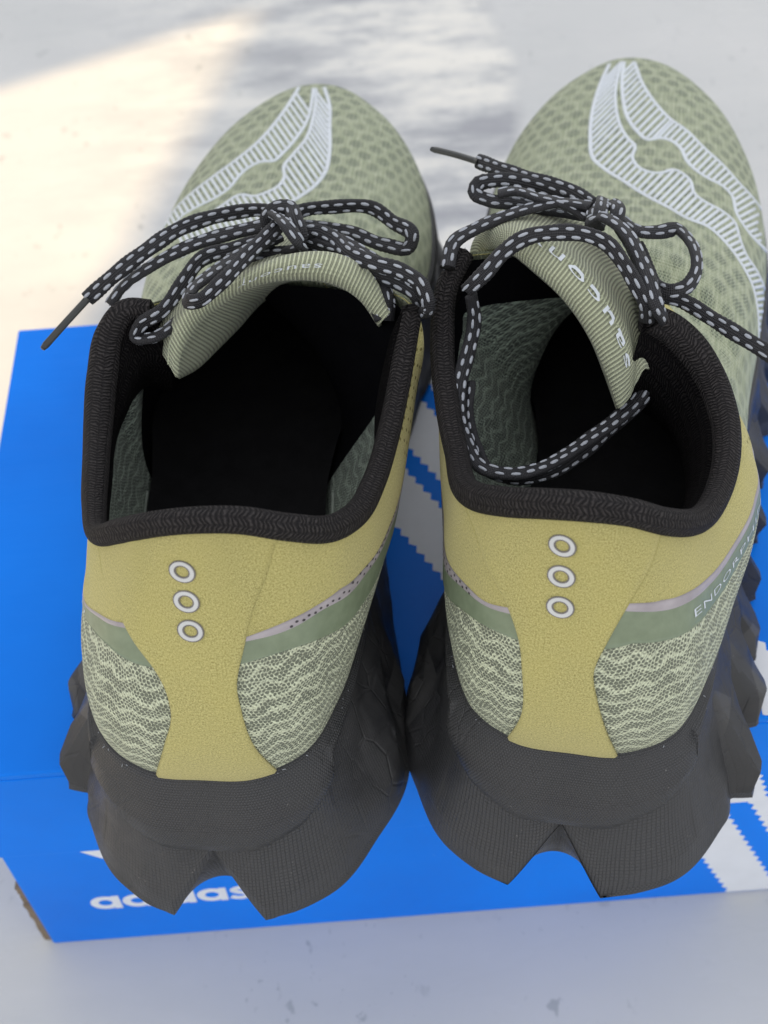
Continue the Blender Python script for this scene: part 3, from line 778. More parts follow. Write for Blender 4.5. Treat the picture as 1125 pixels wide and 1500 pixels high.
    for k in range(26):
        for r in range(4):
            for sd in (1, -1):
                p = sd * (.135 + k * .0048 + (r % 2) * .0024); 
                if p > p1 or p < p0: continue
                vv_ = .90 - r * .055
                if vv_ > min(float(trim_top(p)), .68) + .04: q.append((p, vv_))
    dots(q, mat_hole_suede, 'suede_perforations', .05, .056, 1.0)
    # heel tab
    le, re_ = traces['tab_left'], traces['tab_right']
    if mir < 0: pass
    A = inv(le); B = inv(re_)
    fa = smoothf([(b, a) for a, b, c in A]); fb = smoothf([(b, a) for a, b, c in B])
    vr = np.linspace(.0, .99, 70); l_, r_ = fa(vr), fb(vr)
    if mir < 0: pass
    PH = l_[:, None] + (r_ - l_)[:, None] * np.linspace(0, 1, 40)[None]
    tab = sh.patch('heel_tab', PH, np.repeat(vr[:, None], 40, 1), M['suede'], root, off=.11)
    # lettering printed on the outer side of the band
    cu_ = bpy.data.curves.new('txt', 'FONT'); cu_.body = traces['word']; cu_.size = 1; cu_.offset = -.008; cu_.space_character = 1.1; cu_.resolution_u = 2
    ob = bpy.data.objects.new('txt', cu_); col.objects.link(ob); me_ = bpy.data.meshes.new_from_object(ob.evaluated_get(bpy.context.evaluated_depsgraph_get()))
    co = np.array([v.co[:] for v in me_.vertices]); ff = [tuple(p.vertices) for p in me_.polygons]; bpy.data.objects.remove(ob); bpy.data.curves.remove(cu_)
    xx = (co[:, 0] - co[:, 0].min()) / np.ptp(co[:, 0]); yy = (co[:, 1] - .0) / .72
    w0, w1 = traces['wordspan']; pw = w0 + (w1 - w0) * xx; lo_, hi_ = bb_f(pw), tb_f(pw)
    vw = lo_ + (hi_ - lo_) * (.34 + .32 * yy); Pw = sh.up(pw, vw) + sh.upn(pw, vw) * .042
    mesh('band_lettering', L(Pw), ff, M['logo'], root, smooth=False)
    # three printed rings
    for (u, v) in traces['rings']:
        hit = bvh.ray_cast(Vector(EYE), Vector(ray(u, v))); c0 = np.array(hit[0]); nn = np.array(hit[1])
        if np.dot(nn, EYE - c0) < 0: nn = -nn
        rt = nrm(np.cross([0, 0, 1.], nn)); up_ = np.cross(nn, rt); c0 = c0 + nn * .135
        for nm, r0, r1, hh, mt in (('ring_outline', .145, .305, 0.0, M['ringedge']), ('ring', .182, .274, .012, M['ring'])):
            V = []; Fs = []; K = 48
            for k in range(K):
                a = k / K * 2 * math.pi
                for r, h in ((r0, -.02), (r0, hh), (r1, hh), (r1, -.02)): V.append(c0 + (rt * math.cos(a) * r * 1.1 + up_ * math.sin(a) * r * .93) + nn * h)
            for k in range(K):
                for j in range(3): Fs.append((k * 4 + j, k * 4 + j + 1, ((k + 1) % K) * 4 + j + 1, ((k + 1) % K) * 4 + j))
            mesh(nm, V, Fs, mt, root, smooth=False)

    # --- frayed ends of white thread where the upper meets the foam
    rf = np.random.RandomState(11 if mir > 0 else 12); fv, ff2 = [], []
    for k in range(34):
        p = rf.choice([-1, 1]) * rf.uniform(.025, .12); b = sh.up(p, rf.uniform(.0, .02)) + sh.upn(p, .02) * .12; d = nrm(rf.randn(3) * [.6, 1, .4]); ln = rf.uniform(.03, .12); w_ = nrm(np.cross(d, [0, 0, 1.])) * .012; u_ = np.array([0, 0, .012]); o_ = len(fv)
        for e in (b, b + d * ln * .5 + [0, 0, .02], b + d * ln): fv += [e + w_, e + u_, e - w_]
        for j in (0, 3):
            for m_ in range(3): ff2.append((o_ + j + m_, o_ + j + (m_ + 1) % 3, o_ + j + 3 + (m_ + 1) % 3, o_ + j + 3 + m_))
    tag(mesh('frayed_thread', L(np.array(fv)), ff2, M['stitch'], root), kind='stuff')
    # --- sole
    NP = 901; f = np.linspace(.5, 1.5, NP); J = sh.J(f); B = hermite(PHIK, BK, f, 1.0); B[:, 1] -= traces['heelw'] * (B[:, 1] < -1.6) * sstep(-1.6, -3.0, B[:, 1]) * sstep(6.5, 3., B[:, 0])
    tg = hermite(PHIK, BK, f + 1e-3, 1.0) - hermite(PHIK, BK, f - 1e-3, 1.0); tg[:, 2] = 0; tg = nrm(tg); out = np.stack([-tg[:, 1], tg[:, 0], 0 * f], -1) * 1.0
    sc, tt_ = B[:, 0], B[:, 1]
    heel = (sc < 3)
    # V notch at the back
    nt = np.clip(1 - np.abs(tt_) / 1.28, 0, 1) * heel
    BS = B.copy(); B[:, 2] += .3 * sstep(1.5, 2.6, np.abs(tt_) + sc)
    B[:, 0] += nt * .95; B[:, 2] += nt * 2.2
    # arc length along the edge
    ar = np.concatenate([[0], np.cumsum(np.linalg.norm(np.diff(B[:, :2], axis=0), axis=1))])
    lat = (tt_ < 0)
    # saw teeth on the outer side: rise slowly towards the heel, cut back sharply
    sw = ((sc - 3.4) / 2.32) % 1.0
    tooth = np.where(sw < .12, sw / .12, np.where(sw < .27, 1., 1 - (sw - .27) / .73))
    amp = .78 * sstep(2.5, 3.3, sc) * lat * (1 - .4 * sstep(16, 22, sc)) * sstep(31.5, 29, sc)
    amp_in = .07 * sstep(7.5, 10, sc) * (~lat) * sstep(31.5, 29, sc)
    am = amp + amp_in
    # ridge between the pad and the lower wall
    kh = np.interp(np.abs(J[:, 1]) + np.where(J[:, 0] > 3, 9, 0), [0, 1.2, 2.2, 2.9, 3.3, 12], [.44, .43, .36, .23, .10, .05])
    def lerp(a, b, k): return a + (b - a) * k
    hb = sstep(5.5, 2.2, J[:, 0])[:, None]
    rows = []
    def row(k, bulge=0, zadd=0, toothk=0, bk=0.):
        BB = lerp(BS, B, bk) if np.isscalar(bk) else lerp(BS, B, np.asarray(bk)[:, None])
        q = lerp(J, BB, np.asarray(k)[:, None] if np.ndim(k) else k) + out * (np.asarray(bulge)[:, None] if np.ndim(bulge) else bulge)
        q = q + out * (am * (tooth - .35) * toothk)[:, None]; q[:, 2] += zadd; return q
    B0 = B.copy()
    Rj = J.copy(); Rj[:, 2] += .15; Rj -= out * .25
    rows.append(Rj)                                    # tucked in under the upper
    rows.append(J + out * .10 + np.array([0, 0, .12]))
    rows.append(J + out * .22 + np.array([0, 0, -.05]))
    kx_ = kh
    rows.append(row(kx_ * .3, .20 * hb[:, 0] + .20)); rows.append(row(kx_ * .6, .30 * hb[:, 0] + .17)); rows.append(row(kx_ * .85, .27 * hb[:, 0] + .10))
    rows.append(row(kx_, .19 * hb[:, 0] + .06)); rows.append(row(kx_ + .012, .06 * hb[:, 0] - .02))
    prof = [(.04, .0, .0, .1), (.10, -.02, .0, .35), (.25, -.05, .05, .75), (.42, -.08, .15, .92), (.60, -.06, .50, 1.), (.80, .04, 1.12, 1.), (1.0, -.06, .72, 1.)]
    for k, bl, tk, bk in prof:
        kk = kx_ + .015 + (1 - kx_ - .015) * k
        # slanting flat facets pressed into the wall
        fc = (tri(B[:, 0] / 3.1 + k * .8 + .2) - .5) * .34 * math.sin(math.pi * min(k, .98)) * sstep(1.5, 4.0, sc) * 1.5 + (tri(B[:, 0] / 2.3 - k * 1.3) - .5) * .16 * math.sin(math.pi * k) * sstep(1.5, 4.0, sc)
        fc = fc * np.where(lat, 1., 1 - .65 * sstep(5.5, 8.5, sc))
        rows.append(row(kk, bl * (1 - .3 * hb[:, 0]) + fc, 0, tk, bk))
    edge = rows[-1]
    wob = np.sin(ar * 3.1) * .5 + np.sin(ar * 7.7 + 1) * .3
    NR = len(rows)
    # underside: bevel, then inwards
    u0 = edge + out * .07 * sstep(1.5, 2.6, np.abs(tt_) + sc)[:, None]; u0[:, 2] = np.maximum(edge[:, 2] - .26 * sstep(1.5, 2.6, np.abs(tt_) + sc), BS[:, 2] * (nt <= 0) + edge[:, 2] * (nt > 0)); rows.append(u0)
    u1 = edge - out * .35; u1[:, 2] = BS[:, 2] * .9
    ntm = nt > 0
    u1[ntm, 0] = 1.28 - .85 * (tt_[ntm] / 1.28) ** 2; u1[ntm, 1] = tt_[ntm] * .95; u1[ntm, 2] = .02; rows.append(u1)
    for dd_, dz_ in ((1.0, -.25), (2.2, -.25)):
        q = edge - out * dd_ * np.where(np.abs(J[:, 0] - 15) < 16, 1, .6)[:, None]
        q[ntm, 0] = np.maximum(q[ntm, 0], u1[ntm, 0] + dd_ * .6); g = 0
        q[:, 2] = np.maximum(B[:, 2] * 0 + np.interp(q[:, 0], [0, 3, 20, 24, 27, 30, 32], [0.0, -.0, -.0, .25, .75, 1.5, 2.1]), 0) + .02 + g * 1.5; rows.append(q)
    cenr = np.stack([np.clip(edge[:, 0], 5, 27), edge[:, 1] * .1, np.interp(np.clip(edge[:, 0], 5, 27), [0, 20, 24, 27], [.5, .02, .27, .77])], -1); rows.append(cenr)
    R = np.array(rows); R[..., 2] = np.maximum(R[..., 2], .012)
    # displace a little so that the moulded wall is not perfectly even
    rs = np.random.RandomState(5 if mir > 0 else 8)
    for (fa_, am_) in ((5, .03), (11, .02), (23, .012)):
        phs = rs.rand(2) * 6
        R[8:NR] += (out * (np.sin(f * 2 * math.pi * fa_ + phs[0]) * am_)[:, None])[None]
    nr = len(rows); V = np.transpose(R, (1, 0, 2))
    dist = np.concatenate([np.zeros((NP, 1)), np.cumsum(np.linalg.norm(np.diff(V, axis=1), axis=2), axis=1)], 1)
    arj = f * HEEL_U; uv = np.stack([np.repeat(arj[:, None], nr, 1), dist], -1)
    cut = 8
    mid = mesh('midsole_rim', L(V[:, :cut].reshape(-1, 3)), gridfaces(NP, cut), M['pad'], root, uv=uv[:, :cut])
    wl_ = mesh('midsole_wall', L(V[:, cut - 1:NR].reshape(-1, 3)), gridfaces(NP, NR - cut + 1), M['wall'], root, uv=uv[:, cut - 1:NR])
    wl_.data.polygons.foreach_set('use_smooth', [True] * len(wl_.data.polygons))
    wl_.data.set_sharp_from_angle(angle=math.radians(20))
    os_ = mesh('outsole', L(V[:, NR - 1:].reshape(-1, 3)), gridfaces(NP, nr - NR + 1), M['pad'], root, uv=uv[:, NR - 1:], smooth=False)
    return sh, root

mat_hole_suede = mat_plain('suede_hole', (.16, .135, .04), .95)

LEFT_COLLAR = [(604, 452, 11.6), (597, 490, 11.0), (585, 560, 10.3), (568, 640, 10.0), (548, 705, 10.2), (522, 752, 10.6), (480, 775, 11.2), (420, 772, 11.9), (350, 762, 12.3), (285, 762, 12.35), (225, 768, 12.0), (175, 778, 11.3),
               (144, 782, 10.5), (138, 740, 10.0), (140, 690, 9.8), (144, 620, 9.8), (150, 550, 10.2), (163, 490, 10.8), (186, 458, 11.2), (222, 455, 11.2)]
RIGHT_COLLAR = [(680, 372, 11.6), (655, 420, 11.2), (648, 500, 10.4), (655, 590, 10.0), (668, 660, 10.1), (688, 722, 10.7), (740, 735, 11.5), (800, 738, 12.1), (860, 742, 12.35), (920, 750, 12.2), (975, 764, 11.5),
                (1022, 762, 10.6), (1050, 725, 10.0), (1064, 670, 9.8), (1060, 610, 9.8), (1040, 555, 10.1), (1012, 512, 10.7), (980, 482, 11.2), (950, 466, 11.6)]
LT = dict(trim_top=[(157, 906), (188, 913), (368, 927), (416, 913), (464, 884), (512, 846), (535, 823)],
          trim_bot=[(157, 912), (188, 920), (363, 939), (426, 922), (488, 884), (530, 848)],
          band_bot=[(155, 943), (176, 958), (224, 975), (354, 975), (416, 956), (488, 925), (520, 902)],
          tab_left=[(147, 800), (157, 850), (185, 910), (225, 980), (248, 1040), (245, 1090), (232, 1125)][::1],
          tab_right=[(405, 790), (385, 850), (360, 930), (350, 1000), (352, 1040), (372, 1090), (392, 1115)],
          rings=[(270, 834), (276, 878), (282, 921)], ext=(-.195, .195), stretch=.6, heelw=-.14, bulge=(.7, .15), liner=(11.5, 11.5), word='ENDORPHIN', wordspan=(-.160, -.062), inset=(1.0, .9), pad=[2.8, 2.2, 1.5, 1.1, 1, 1, 1, 1, 1, 1.1, 1.4, 2.2, 3.2])
RT = dict(trim_top=[(661, 827), (684, 860), (712, 881), (740, 888), (917, 886), (973, 874), (1020, 837), (1050, 800)],
          trim_bot=[(652, 830), (670, 855), (707, 883), (749, 902), (917, 891), (973, 881), (1020, 846), (1050, 810)],
          band_bot=[(660, 880), (684, 900), (721, 923), (763, 942), (885, 949), (950, 932), (1006, 902), (1048, 860)],
          tab_left=[(696, 770), (710, 809), (740, 883), (763, 930), (770, 981), (768, 1037), (745, 1082)],
          tab_right=[(968, 775), (955, 827), (922, 874), (889, 935), (873, 981), (873, 1023), (885, 1065), (896, 1095)],
          rings=[(826, 796), (824, 841), (822, 886)], ext=(-.195, .195), stretch=1.3, heelw=.22, bulge=(.25, 1.1), liner=(14., 9.), word='ENDORPHIN', wordspan=(-.048, -.125), inset=(1.5, .4), pad=[1.2, 1.0, .9, .9, .9, 1, 1, 1.2, 2.0, 3.0, 3.4, 3.4, 3.4])
RAD_L = [.28, .30, .30, .30, .30, .31, .32, .32, .32, .31, .30, .30, .27, .30, .34, .36, .40, .42, .42, .3]
RAD_R = [.28, .31, .33, .33, .32, .31, .33, .35, .35, .35, .32, .32, .32, .33, .35, .38, .42, .46, .40]
shoeL, rootL = build_shoe(1, (-5.35, 15.3), math.radians(7.4), LEFT_COLLAR, RAD_L, 'left green mesh running shoe, standing over the lettered end of the box', LT, None)
shoeR, rootR = build_shoe(-1, (3.85, 15.3), math.radians(13.3), RIGHT_COLLAR, RAD_R, 'right green mesh running shoe with a lace loop hanging inside its collar', RT, None)

# ------------------------------------------------------------------ printed mark on the toes: outlines and slanting bars laid on the knit
def put(bvh, u, v, off):
    h = bvh.ray_cast(Vector(EYE), Vector(ray(u, v)))
    if h[0] is None: return None, None
    n = np.array(h[1]); p = np.array(h[0]); n = n if np.dot(n, EYE - p) > 0 else -n
    return p + n * off, n
def ribbon(acc, bvh, pts, w, off=.035, taper=False):
    q = [put(bvh, a, b, off) for a, b in pts]; run = []
    def flush():
        if len(run) < 2: run.clear(); return
        P = np.array([r[0] for r in run]); N = np.array([r[1] for r in run]); k = len(P)
        if k > 6:
            for _ in range(2): N[1:-1] = nrm(N[:-2] + N[1:-1] * 2 + N[2:])
        T = nrm(np.gradient(P, axis=0)); S_ = np.cross(T, N); o = len(acc[0])
        ww = np.ones(k) * w / 2
        for i in range(k):
            for a, h in ((-1, -off - .02), (-.85, 0), (.85, 0), (1, -off - .02)): acc[0].append(P[i] + S_[i] * a * ww[i] + N[i] * h)
        for i in range(k - 1):
            for j in range(3): acc[1].append((o + i * 4 + j, o + i * 4 + 4 + j, o + i * 4 + 5 + j, o + i * 4 + 1 + j))
        acc[1].append((o, o + 1, o + 2, o + 3)); e = o + (k - 1) * 4; acc[1].append((e + 3, e + 2, e + 1, e)); run.clear()
    for p, n in q:
        if p is None: flush()
        elif run and np.linalg.norm(p - run[-1][0]) > .8: flush(); run.append((p, n))
        else: run.append((p, n))
    flush()
def logo(sh, root, strips):
    for outer, inner, a0, a1 in strips:
        acc = ([], []); O = curve(outer, 90); I = curve(inner, 90)
        ribbon(acc, sh.bvh, O, .15); ribbon(acc, sh.bvh, I, .13)
        L_ = np.sum(np.linalg.norm(np.diff(O, axis=0), axis=1)); nb = int(L_ / 8.6)
        Ob = curve(outer, nb)
        If = curve(inner, 300)
        for i in range(1, nb - 1):
            an = math.radians(a0 + (a1 - a0) * max(0, i / nb - .55) / .45); d = np.array([math.cos(an), math.sin(an)])
            rel = If - Ob[i]; al = rel @ d; ac = np.abs(rel[:, 0] * d[1] - rel[:, 1] * d[0])
            ok = (ac < 2.2) & (al > 2)
            if not ok.any(): continue
            L1 = al[ok].min()
            if L1 > 60: continue
            ribbon(acc, sh.bvh, [Ob[i] + d * L1 * t for t in np.linspace(0, 1, 6)], .115)
        mesh('printed_mark', acc[0], acc[1], M['logo'], root)
cv = lambda pts, x, y, k: [(x + a * k, y + b * k) for a, b in pts]
logo(shoeL, rootL, [
    (cv([(835,75),(770,180),(690,290),(600,390),(480,490),(330,600),(200,700),(100,800),(30,920)],230,110,.2489), cv([(920,80),(910,160),(890,250),(820,370),(740,460),(690,505),(620,510),(540,545),(470,610),(440,650),(350,720),(250,770),(150,830),(90,900)],230,110,.2489), 55, 65),
    (cv([(985,75),(1015,180),(1015,300),(1015,450),(990,570),(930,650),(850,710),(760,765),(650,830),(560,880),(400,930),(300,980),(150,1070)],230,110,.2489), cv([(935,80),(935,140),(920,240),(880,370),(800,470),(745,545),(750,600),(720,650),(650,690),(560,715),(500,705),(390,765),(300,830),(180,900),(60,980)],230,110,.2489), 235, 245)])
A_o = cv([(185,35),(120,180),(75,330),(60,500),(75,620),(150,690),(260,760),(400,850),(550,930)],850,80,.2444) + [(1002,318),(1038,333),(1063,356),(1086,387),(1103,422),(1110,463),(1111,501)]
A_i = cv([(245,45),(225,130),(210,220),(215,330),(240,430),(290,510),(330,550),(310,610),(340,670),(410,705),(490,710),(555,690),(620,720),(660,760),(680,830),(740,880),(850,940)],850,80,.2444) + [(1076,326),(1083,349),(1093,374),(1108,397),(1119,422),(1122,463),(1123,501)]
B_i = cv([(262,45),(250,150),(255,250),(280,370),(340,460),(400,510),(480,500),(550,520),(600,560),(640,640),(700,700),(770,745),(840,780),(910,850),(935,950)],850,80,.2444) + [(1093,336),(1125,371),(1150,400)]
B_o = cv([(325,45),(370,170),(440,280),(530,380),(640,460),(740,560),(850,660),(950,770),(1050,880),(1125,1000)],850,80,.2444) + [(1145,355)]
logo(shoeR, rootR, [(A_o, A_i, -45, 5), (B_i, B_o, -45, -5)])

# ------------------------------------------------------------------ tongues
def tongue(rows, root, n=150):
    R = []
    for r in rows: R.append(curve([un(*p) for p in r], n))
    R = np.array(R); R = np.insert(R, 4, R[3] * .90 + R[4] * .10, 0)
    G = curve(R.reshape(len(R), -1), 40).reshape(40, n, 3)
    # measured along the rim and down
    rim = R[2]; d = np.concatenate([[0], np.cumsum(np.linalg.norm(np.diff(rim, axis=0), axis=1))])
    mid = G[:, n // 2]; e = np.concatenate([[0], np.cumsum(np.linalg.norm(np.diff(mid, axis=0), axis=1))])
    uv = np.stack(np.broadcast_arrays(d[None], e[:, None]), -1)
    o = mesh('tongue', G.reshape(-1, 3), gridfaces(40, n), M['rib'], root, uv=uv)
    m = o.modifiers.new('thick', 'SOLIDIFY'); m.thickness = .1 * CM; m.offset = 0
    # overlocked edge: fine loops of thread over the rim
    acc = ([], []); E1 = curve(R[2] * .75 + R[3] * .25 * 0 + R[1] * .25, 420); E = E1
    P = curve([tuple(p) for p in (R[2])], 900); T = nrm(np.gradient(P, axis=0)); O = R[1]; O = curve([tuple(p) for p in O], 900)
    S_ = nrm(O - P); N = np.cross(T, S_); N = N * np.sign(np.sum(N * (EYE - P), -1, keepdims=True))
    k = np.arange(900); ph = k * 2 * math.pi / 7.5
    Q = P + S_ * (.05 + .05 * np.sin(ph))[:, None] + N * (.045 + .02 * np.cos(ph))[:, None] + T * (.02 * np.sin(ph * 2))[:, None]
    tube('tongue_edge_thread', Q, .014, .014, M['bindthread'], root, seg=5, cap=False)
    return R, G
def letters(root, G, rows, s, a0, a1, b0, b1, flip):
    """lettering bent along the rim: rows = two curves, a0..a1 the stretch along them, b0..b1 the stretch across"""
    lo, hi = rows; n = len(lo)
    size = 1.0
    c = bpy.data.curves.new('txt', 'FONT'); c.body = s; c.size = 1; c.extrude = .0; c.offset = .0; c.space_character = 1.15; c.resolution_u = 3
    o = bpy.data.objects.new('txt', c); col.objects.link(o); dg = bpy.context.evaluated_depsgraph_get()
    me = bpy.data.meshes.new_from_object(o.evaluated_get(dg)); co = np.array([v.co[:] for v in me.vertices]); Fs = [tuple(p.vertices) for p in me.polygons]
    bpy.data.objects.remove(o); bpy.data.curves.remove(c)
    x = (co[:, 0] - co[:, 0].min()) / np.ptp(co[:, 0]); y = (co[:, 1] + .22) / 1.0
    a = (a0 + (a1 - a0) * x) * (n - 1); b = b0 + (b1 - b0) * y
    def at(C, a): i = np.clip(a.astype(int), 0, n - 2); f = (a - i)[:, None]; return C[i] * (1 - f) + C[i + 1] * f
    p0, p1 = at(lo, a), at(hi, a); P = p0 + (p1 - p0) * b[:, None]
    t = BVHTree.FromPolygons([Vector(g) for g in G.reshape(-1, 3)], gridfaces(G.shape[0], G.shape[1])); Q = []
    for p in P:
        h = t.find_nearest(Vector(p)); nn = np.array(h[1]); nn = nn if np.dot(nn, EYE - p) > 0 else -nn; Q.append(np.array(h[0]) + nn * .10)
    P = np.array(Q)
    mesh('tongue_lettering', P, Fs, M['logo'], root, smooth=False)
TL = [[(240,450,9.2),(262,425,9.8),(300,400,10.2),(350,370,10.6),(420,345,10.8),(490,345,10.8),(545,375,10.5),(585,440,10.2)],
      [(226,494,9.7),(234,480,10.0),(262,455,10.6),(300,425,11.1),(350,400,11.6),(420,376,12.1),(490,376,12.1),(540,398,11.6),(572,455,10.9)],
      [(250,535,10.3),(252,505,10.8),(273,470,11.4),(308,440,12.0),(355,412,12.5),(425,387,13.0),(490,388,12.9),(533,412,12.3),(564,466,11.4)],
      [(259,552,10.2),(261,522,10.6),(285,476,11.2),(318,446,11.8),(365,418,12.3),(430,406,12.6),(490,412,12.5),(526,434,12.0),(556,475,11.1)],
      [(261,553,9.9),(287,538,9.5),(318,508,9.2),(352,474,9.0),(388,436,8.8),(440,412,8.6),(490,414,8.6),(528,436,8.8),(557,478,10)],
      [(261,553,9.0),(287,538,8.0),(318,508,7.5),(352,474,7.2),(388,436,7.),(440,412,6.8),(490,414,6.8),(528,436,7),(557,478,8)]]
TR = [[(690,425,9.6),(700,350,10.3),(730,312,11),(790,300,11.3),(850,320,11.3),(900,370,11.2),(935,430,10.9),(955,490,10.4),(955,550,9.8)],
      [(692,402,10.2),(695,360,11),(716,337,11.8),(768,332,12.4),(818,354,12.4),(866,392,12.2),(905,440,11.7),(928,495,11.1),(938,548,10.5)],
      [(699,402,10.4),(704,362,11.2),(728,343,12.1),(772,346,12.8),(815,370,12.8),(855,408,12.5),(891,456,11.9),(915,512,11.1),(922,580,9.9)],
      [(704,405,10.3),(712,370,11.1),(734,360,11.8),(764,378,12.4),(800,408,12.3),(838,447,11.9),(868,494,11.3),(888,538,10.7),(908,597,9.8)],
      [(708,405,9.8),(722,374,10),(740,368,10),(765,384,10),(800,412,9.8),(838,450,9.5),(866,496,9.2),(885,542,9.1),(905,598,9.2)],
      [(708,405,8.8),(722,374,8.8),(740,368,8.5),(765,384,8.2),(800,412,8),(838,450,7.6),(866,496,7.4),(885,542,7.6),(905,598,8.2)]]
# every row needs the same parametrisation: pad the short first row
RL, GL = tongue(TL, rootL); RR, GR = tongue(TR, rootR)
letters(rootR, GR, (RR[2], RR[3]), 'saucony', .90, .40, -.12, .34, True)
letters(rootL, GL, (RL[2], RL[3]), 'saucony', .70, .40, -.12, .42, True)

# ------------------------------------------------------------------ laces
def lace_part(root, strands, aglets, w=.215, th=.10):
    """one flat oval lace; pale woven stitches in two rows"""
    allV, allF, allU = [], [], []; st = ([], [])
    # a stitch: small flattened lozenge
    def stitch(P, T, S_, U, l, ww):
        o = len(st[0]); k = 8
        for lvl, (sc_, h) in enumerate(((1., -.02), (.8, .016), (.0, .03))):
            if sc_ == 0: st[0].append(P + U * h); continue
            for j in range(k):
                a = j / k * 2 * math.pi; ca, sa = math.cos(a), math.sin(a)
                ca = math.copysign(abs(ca) ** .7, ca)
                st[0].append(P + T * ca * l * sc_ + S_ * sa * ww * sc_ + U * h)
        for j in range(k):
            st[1].append((o + j, o + (j + 1) % k, o + k + (j + 1) % k, o + k + j)); st[1].append((o + k + j, o + k + (j + 1) % k, o + 2 * k))
    rs = np.random.RandomState(3)
    for it in strands:
        pts, up = it[0], it[1] if len(it) > 1 else (0, -.6, .8)
        P3 = curve([un(*p) for p in pts], 10)
        Ltot = np.sum(np.linalg.norm(np.diff(P3, axis=0), axis=1)); n = max(12, int(Ltot / .07)); P = curve([un(*p) for p in pts], n)
        T = nrm(np.gradient(P, axis=0)); U = np.array(up, float) * np.ones((n, 3)); U = nrm(U - T * np.sum(U * T, -1, keepdims=True)); S_ = np.cross(T, U)
        d = np.concatenate([[0], np.cumsum(np.linalg.norm(np.diff(P, axis=0), axis=1))])
        # slow roll of the flat lace and slightly uneven width
        ro = (np.sin(d * .7 + len(allV) * 1.7) * .3 + (.55 if len(allV) % 2 else -.55)); c_, s_ = np.cos(ro)[:, None], np.sin(ro)[:, None]
        S2 = S_ * c_ + U * s_; U2 = U * c_ - S_ * s_
        seg = 14; a = np.linspace(0, 2 * math.pi, seg + 1); rag = 1 + .04 * np.sin(d * 41) + .05 * np.sin(d * 5.3 + len(allV))
        x = np.cos(a); y = np.sin(a); x = np.sign(x) * np.abs(x) ** .85; y = np.sign(y) * np.abs(y) ** .8
        V = P[:, None] + S2[:, None] * (x[None] * w * rag[:, None])[..., None] + U2[:, None] * (y * th)[None, :, None]
        o = sum(len(v) for v in allV)
        allV.append(V.reshape(-1, 3)); allF += gridfaces(n, seg + 1, off=o)
        allF.append(tuple(o + j for j in range(seg))); allF.append(tuple(o + (n - 1) * (seg + 1) + j for j in range(seg))[::-1])
        allU.append(np.stack(np.broadcast_arrays(d[:, None], a[None] * .16), -1).reshape(-1, 2))
        pitch = .385
        for side in (1, -1):
            q = .1 + (pitch * .5 if side > 0 else 0)
            while q < d[-1] - .1:
                p = np.array([np.interp(q, d, P[:, k]) for k in range(3)]); i = int(np.clip(np.searchsorted(d, q), 1, n - 1))
                al = .50; X = al * side; Y = math.sqrt(1 - abs(X) ** 2.2) ; 
                nn = nrm(U2[i] * Y / th * th + S2[i] * X * .6); sd = nrm(np.cross(T[i], nn))
                stitch(p + S2[i] * X * w + U2[i] * th * Y * 1.0, T[i], sd, nn, .145 * rs.uniform(.85, 1.12), .050 * rs.uniform(.8, 1.15))
                p2 = p + S2[i] * X * w - U2[i] * th * Y; nn2 = nrm(-U2[i] * Y + S2[i] * X * .6)
                stitch(p2, T[i], nrm(np.cross(T[i], nn2)), nn2, .14, .048)
                q += pitch * rs.uniform(.95, 1.05)
    lo = mesh('lace', np.vstack(allV), allF, M['lace'], root, uv=np.vstack(allU))
    so = mesh('lace_stitching', st[0], st[1], M['stitch'], lo); so['kind'] = 'stuff'
    for a in aglets:
        P = curve([un(*p) for p in a], 14); r = np.full(14, .085); r[0] = .06
        tube('aglet', P, r * 1.25, r * .95, M['aglet'], lo, seg=12)
# left shoe
lace_part(rootL, [
    [[(128,438,11.4),(165,405,11.9),(210,370,12.1),(270,332,12.1),(330,314,12.0),(385,308,11.9),(415,318,12.0)]],
    [[(160,446,11.2),(180,420,11.5),(228,386,11.8),(284,358,11.9),(341,341,12.0),(400,328,12.1)]],
    [[(262,470,11.0),(225,494,11.0),(199,494,10.9),(205,478,11.2),(238,455,11.6),(266,417,11.9),(296,379,12.1),(345,364,12.1),(400,350,12.2)]],
    [[(415,322,12.6),(398,340,12.8),(364,372,12.9),(319,418,13.0),(290,441,12.9),(277,442,12.8),(281,426,12.7),(307,403,12.6),(341,380,12.4),(372,362,12.2),(410,345,12.1)]],
    [[(395,340,12.1),(392,318,12.5),(408,304,12.8),(424,304,12.9),(432,322,12.9),(440,345,12.7),(436,362,12.3),(420,366,12.0)], (0,-.3,1)],
    [[(399,314,12.5),(412,322,13.0),(424,335,13.1),(436,352,12.9),(446,366,12.5)], (0,-.3,1)],
    [[(425,325,12.0),(433,314,12.0),(489,303,11.9),(546,305,11.8),(575,325,11.7),(604,348,11.7),(600,361,11.5),(565,359,11.4),(512,340,11.4),(440,330,11.5)]],
    [[(430,338,12.1),(462,345,12.2),(500,352,12.2),(541,375,12.1),(585,402,12.0),(618,425,11.9),(632,446,11.6)]],
    [[(430,345,12.4),(460,338,12.5),(485,348,12.5),(512,372,12.6),(550,386,12.7),(590,398,12.6),(618,418,12.5),(626,440,12.2),(622,462,11.4)], (0,-.4,1)],
    [[(425,368,11.9),(460,372,11.9),(500,386,11.9),(525,410,11.8),(548,440,11.6),(560,468,11.3)]],
    [[(440,352,12.1),(480,366,12.3),(520,380,12.4),(545,398,12.2),(580,412,12.0),(610,432,11.8),(622,455,11.3)]],
    [[(500,352,11.8),(525,380,11.9),(555,405,11.9),(570,440,11.6),(568,470,11.2)]],
    [[(345,372,11.8),(390,372,11.8),(430,372,11.9),(470,376,11.9)]],
    ], [[(62,511,10.9),(95,474,11.2),(128,438,11.45)]])
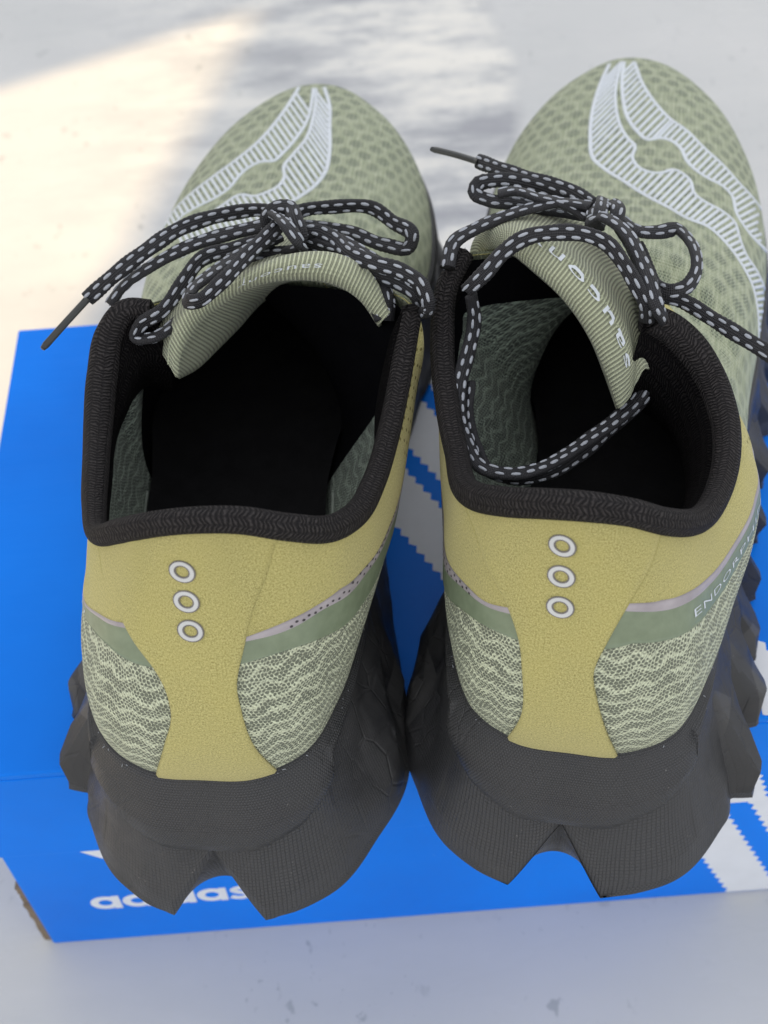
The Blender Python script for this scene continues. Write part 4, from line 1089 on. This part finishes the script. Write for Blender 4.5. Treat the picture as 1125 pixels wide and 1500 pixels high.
# right shoe
lace_part(rootR, [
    [[(700,236,11.6),(736,249,11.9),(776,262,12.1),(831,278,12.2),(870,300,12.3)]],
    [[(870,312,12.0),(831,290,12.0),(776,270,12.1),(726,264,12.1),(700,271,12.0),(696,283,11.9),(715,293,11.8),(751,297,11.9),(800,306,12.0),(865,318,12.1)]],
    [[(862,318,12.4),(820,297,12.5),(790,290,12.5),(750,280,12.4),(730,284,12.3)]],
    [[(655,392,11.8),(668,352,12.0),(695,336,12.1),(730,320,12.2),(771,307,12.4),(821,297,12.5),(866,302,12.6)]],
    [[(684,426,12.2),(698,412,12.5),(712,398,12.7),(736,371,13.0),(771,348,13.3),(811,341,13.4),(856,343,13.4),(888,356,13.3),(912,384,13.1),(932,418,12.8),(946,446,12.4),(948,470,11.7)]],
    [[(862,325,12.8),(880,318,13.1),(899,326,13.2),(921,346,13.2),(938,380,13.0),(952,415,12.8),(962,446,12.5),(972,468,11.8)]],
    [[(872,302,12.4),(868,318,12.7),(872,336,12.6)], (0,-.2,1)],
    [[(884,294,12.5),(880,312,13.0),(876,332,12.9)], (0,-.2,1)],
    [[(895,298,12.6),(905,310,12.9),(899,328,12.8)], (0,-.2,1)],
    [[(905,306,12.2),(912,322,12.4),(934,338,12.3),(965,340,12.2),(992,336,12.2),(1008,350,12.2),(1020,376,12.2),(1018,402,12.1),(1004,421,12.0),(980,427,12.0),(960,420,11.9),(948,395,11.9),(932,360,12.0)], (.35,-.5,.8)],
    [[(930,400,12.0),(955,428,11.9),(1002,442,11.6),(1042,466,11.3),(1092,497,11.0),(1130,520,10.8),(1165,545,10.4)]],
    [[(905,330,12.2),(925,365,12.4),(940,400,12.4),(952,440,12.2),(958,470,11.7)]],
    [[(952,530,10.2),(950,548,9.9),(936,581,9.5),(905,612,9.2),(861,644,9.2),(824,669,9.3),(787,687,9.5),(745,694,9.7),(707,685,9.8),(684,650,9.8),(671,604,9.9),(674,560,10.1),(686,515,10.4),(695,470,10.9),(690,432,11.6)]],
    [[(956,560,9.7),(936,590,9.3),(899,622,8.9),(861,656,8.8),(824,682,8.9),(787,697,9.1),(745,699,9.3),(714,688,9.4),(697,655,9.5),(684,604,9.6),(686,560,9.9)]],
    ], [[(632,218,11.2),(665,226,11.4),(701,237,11.65)]])
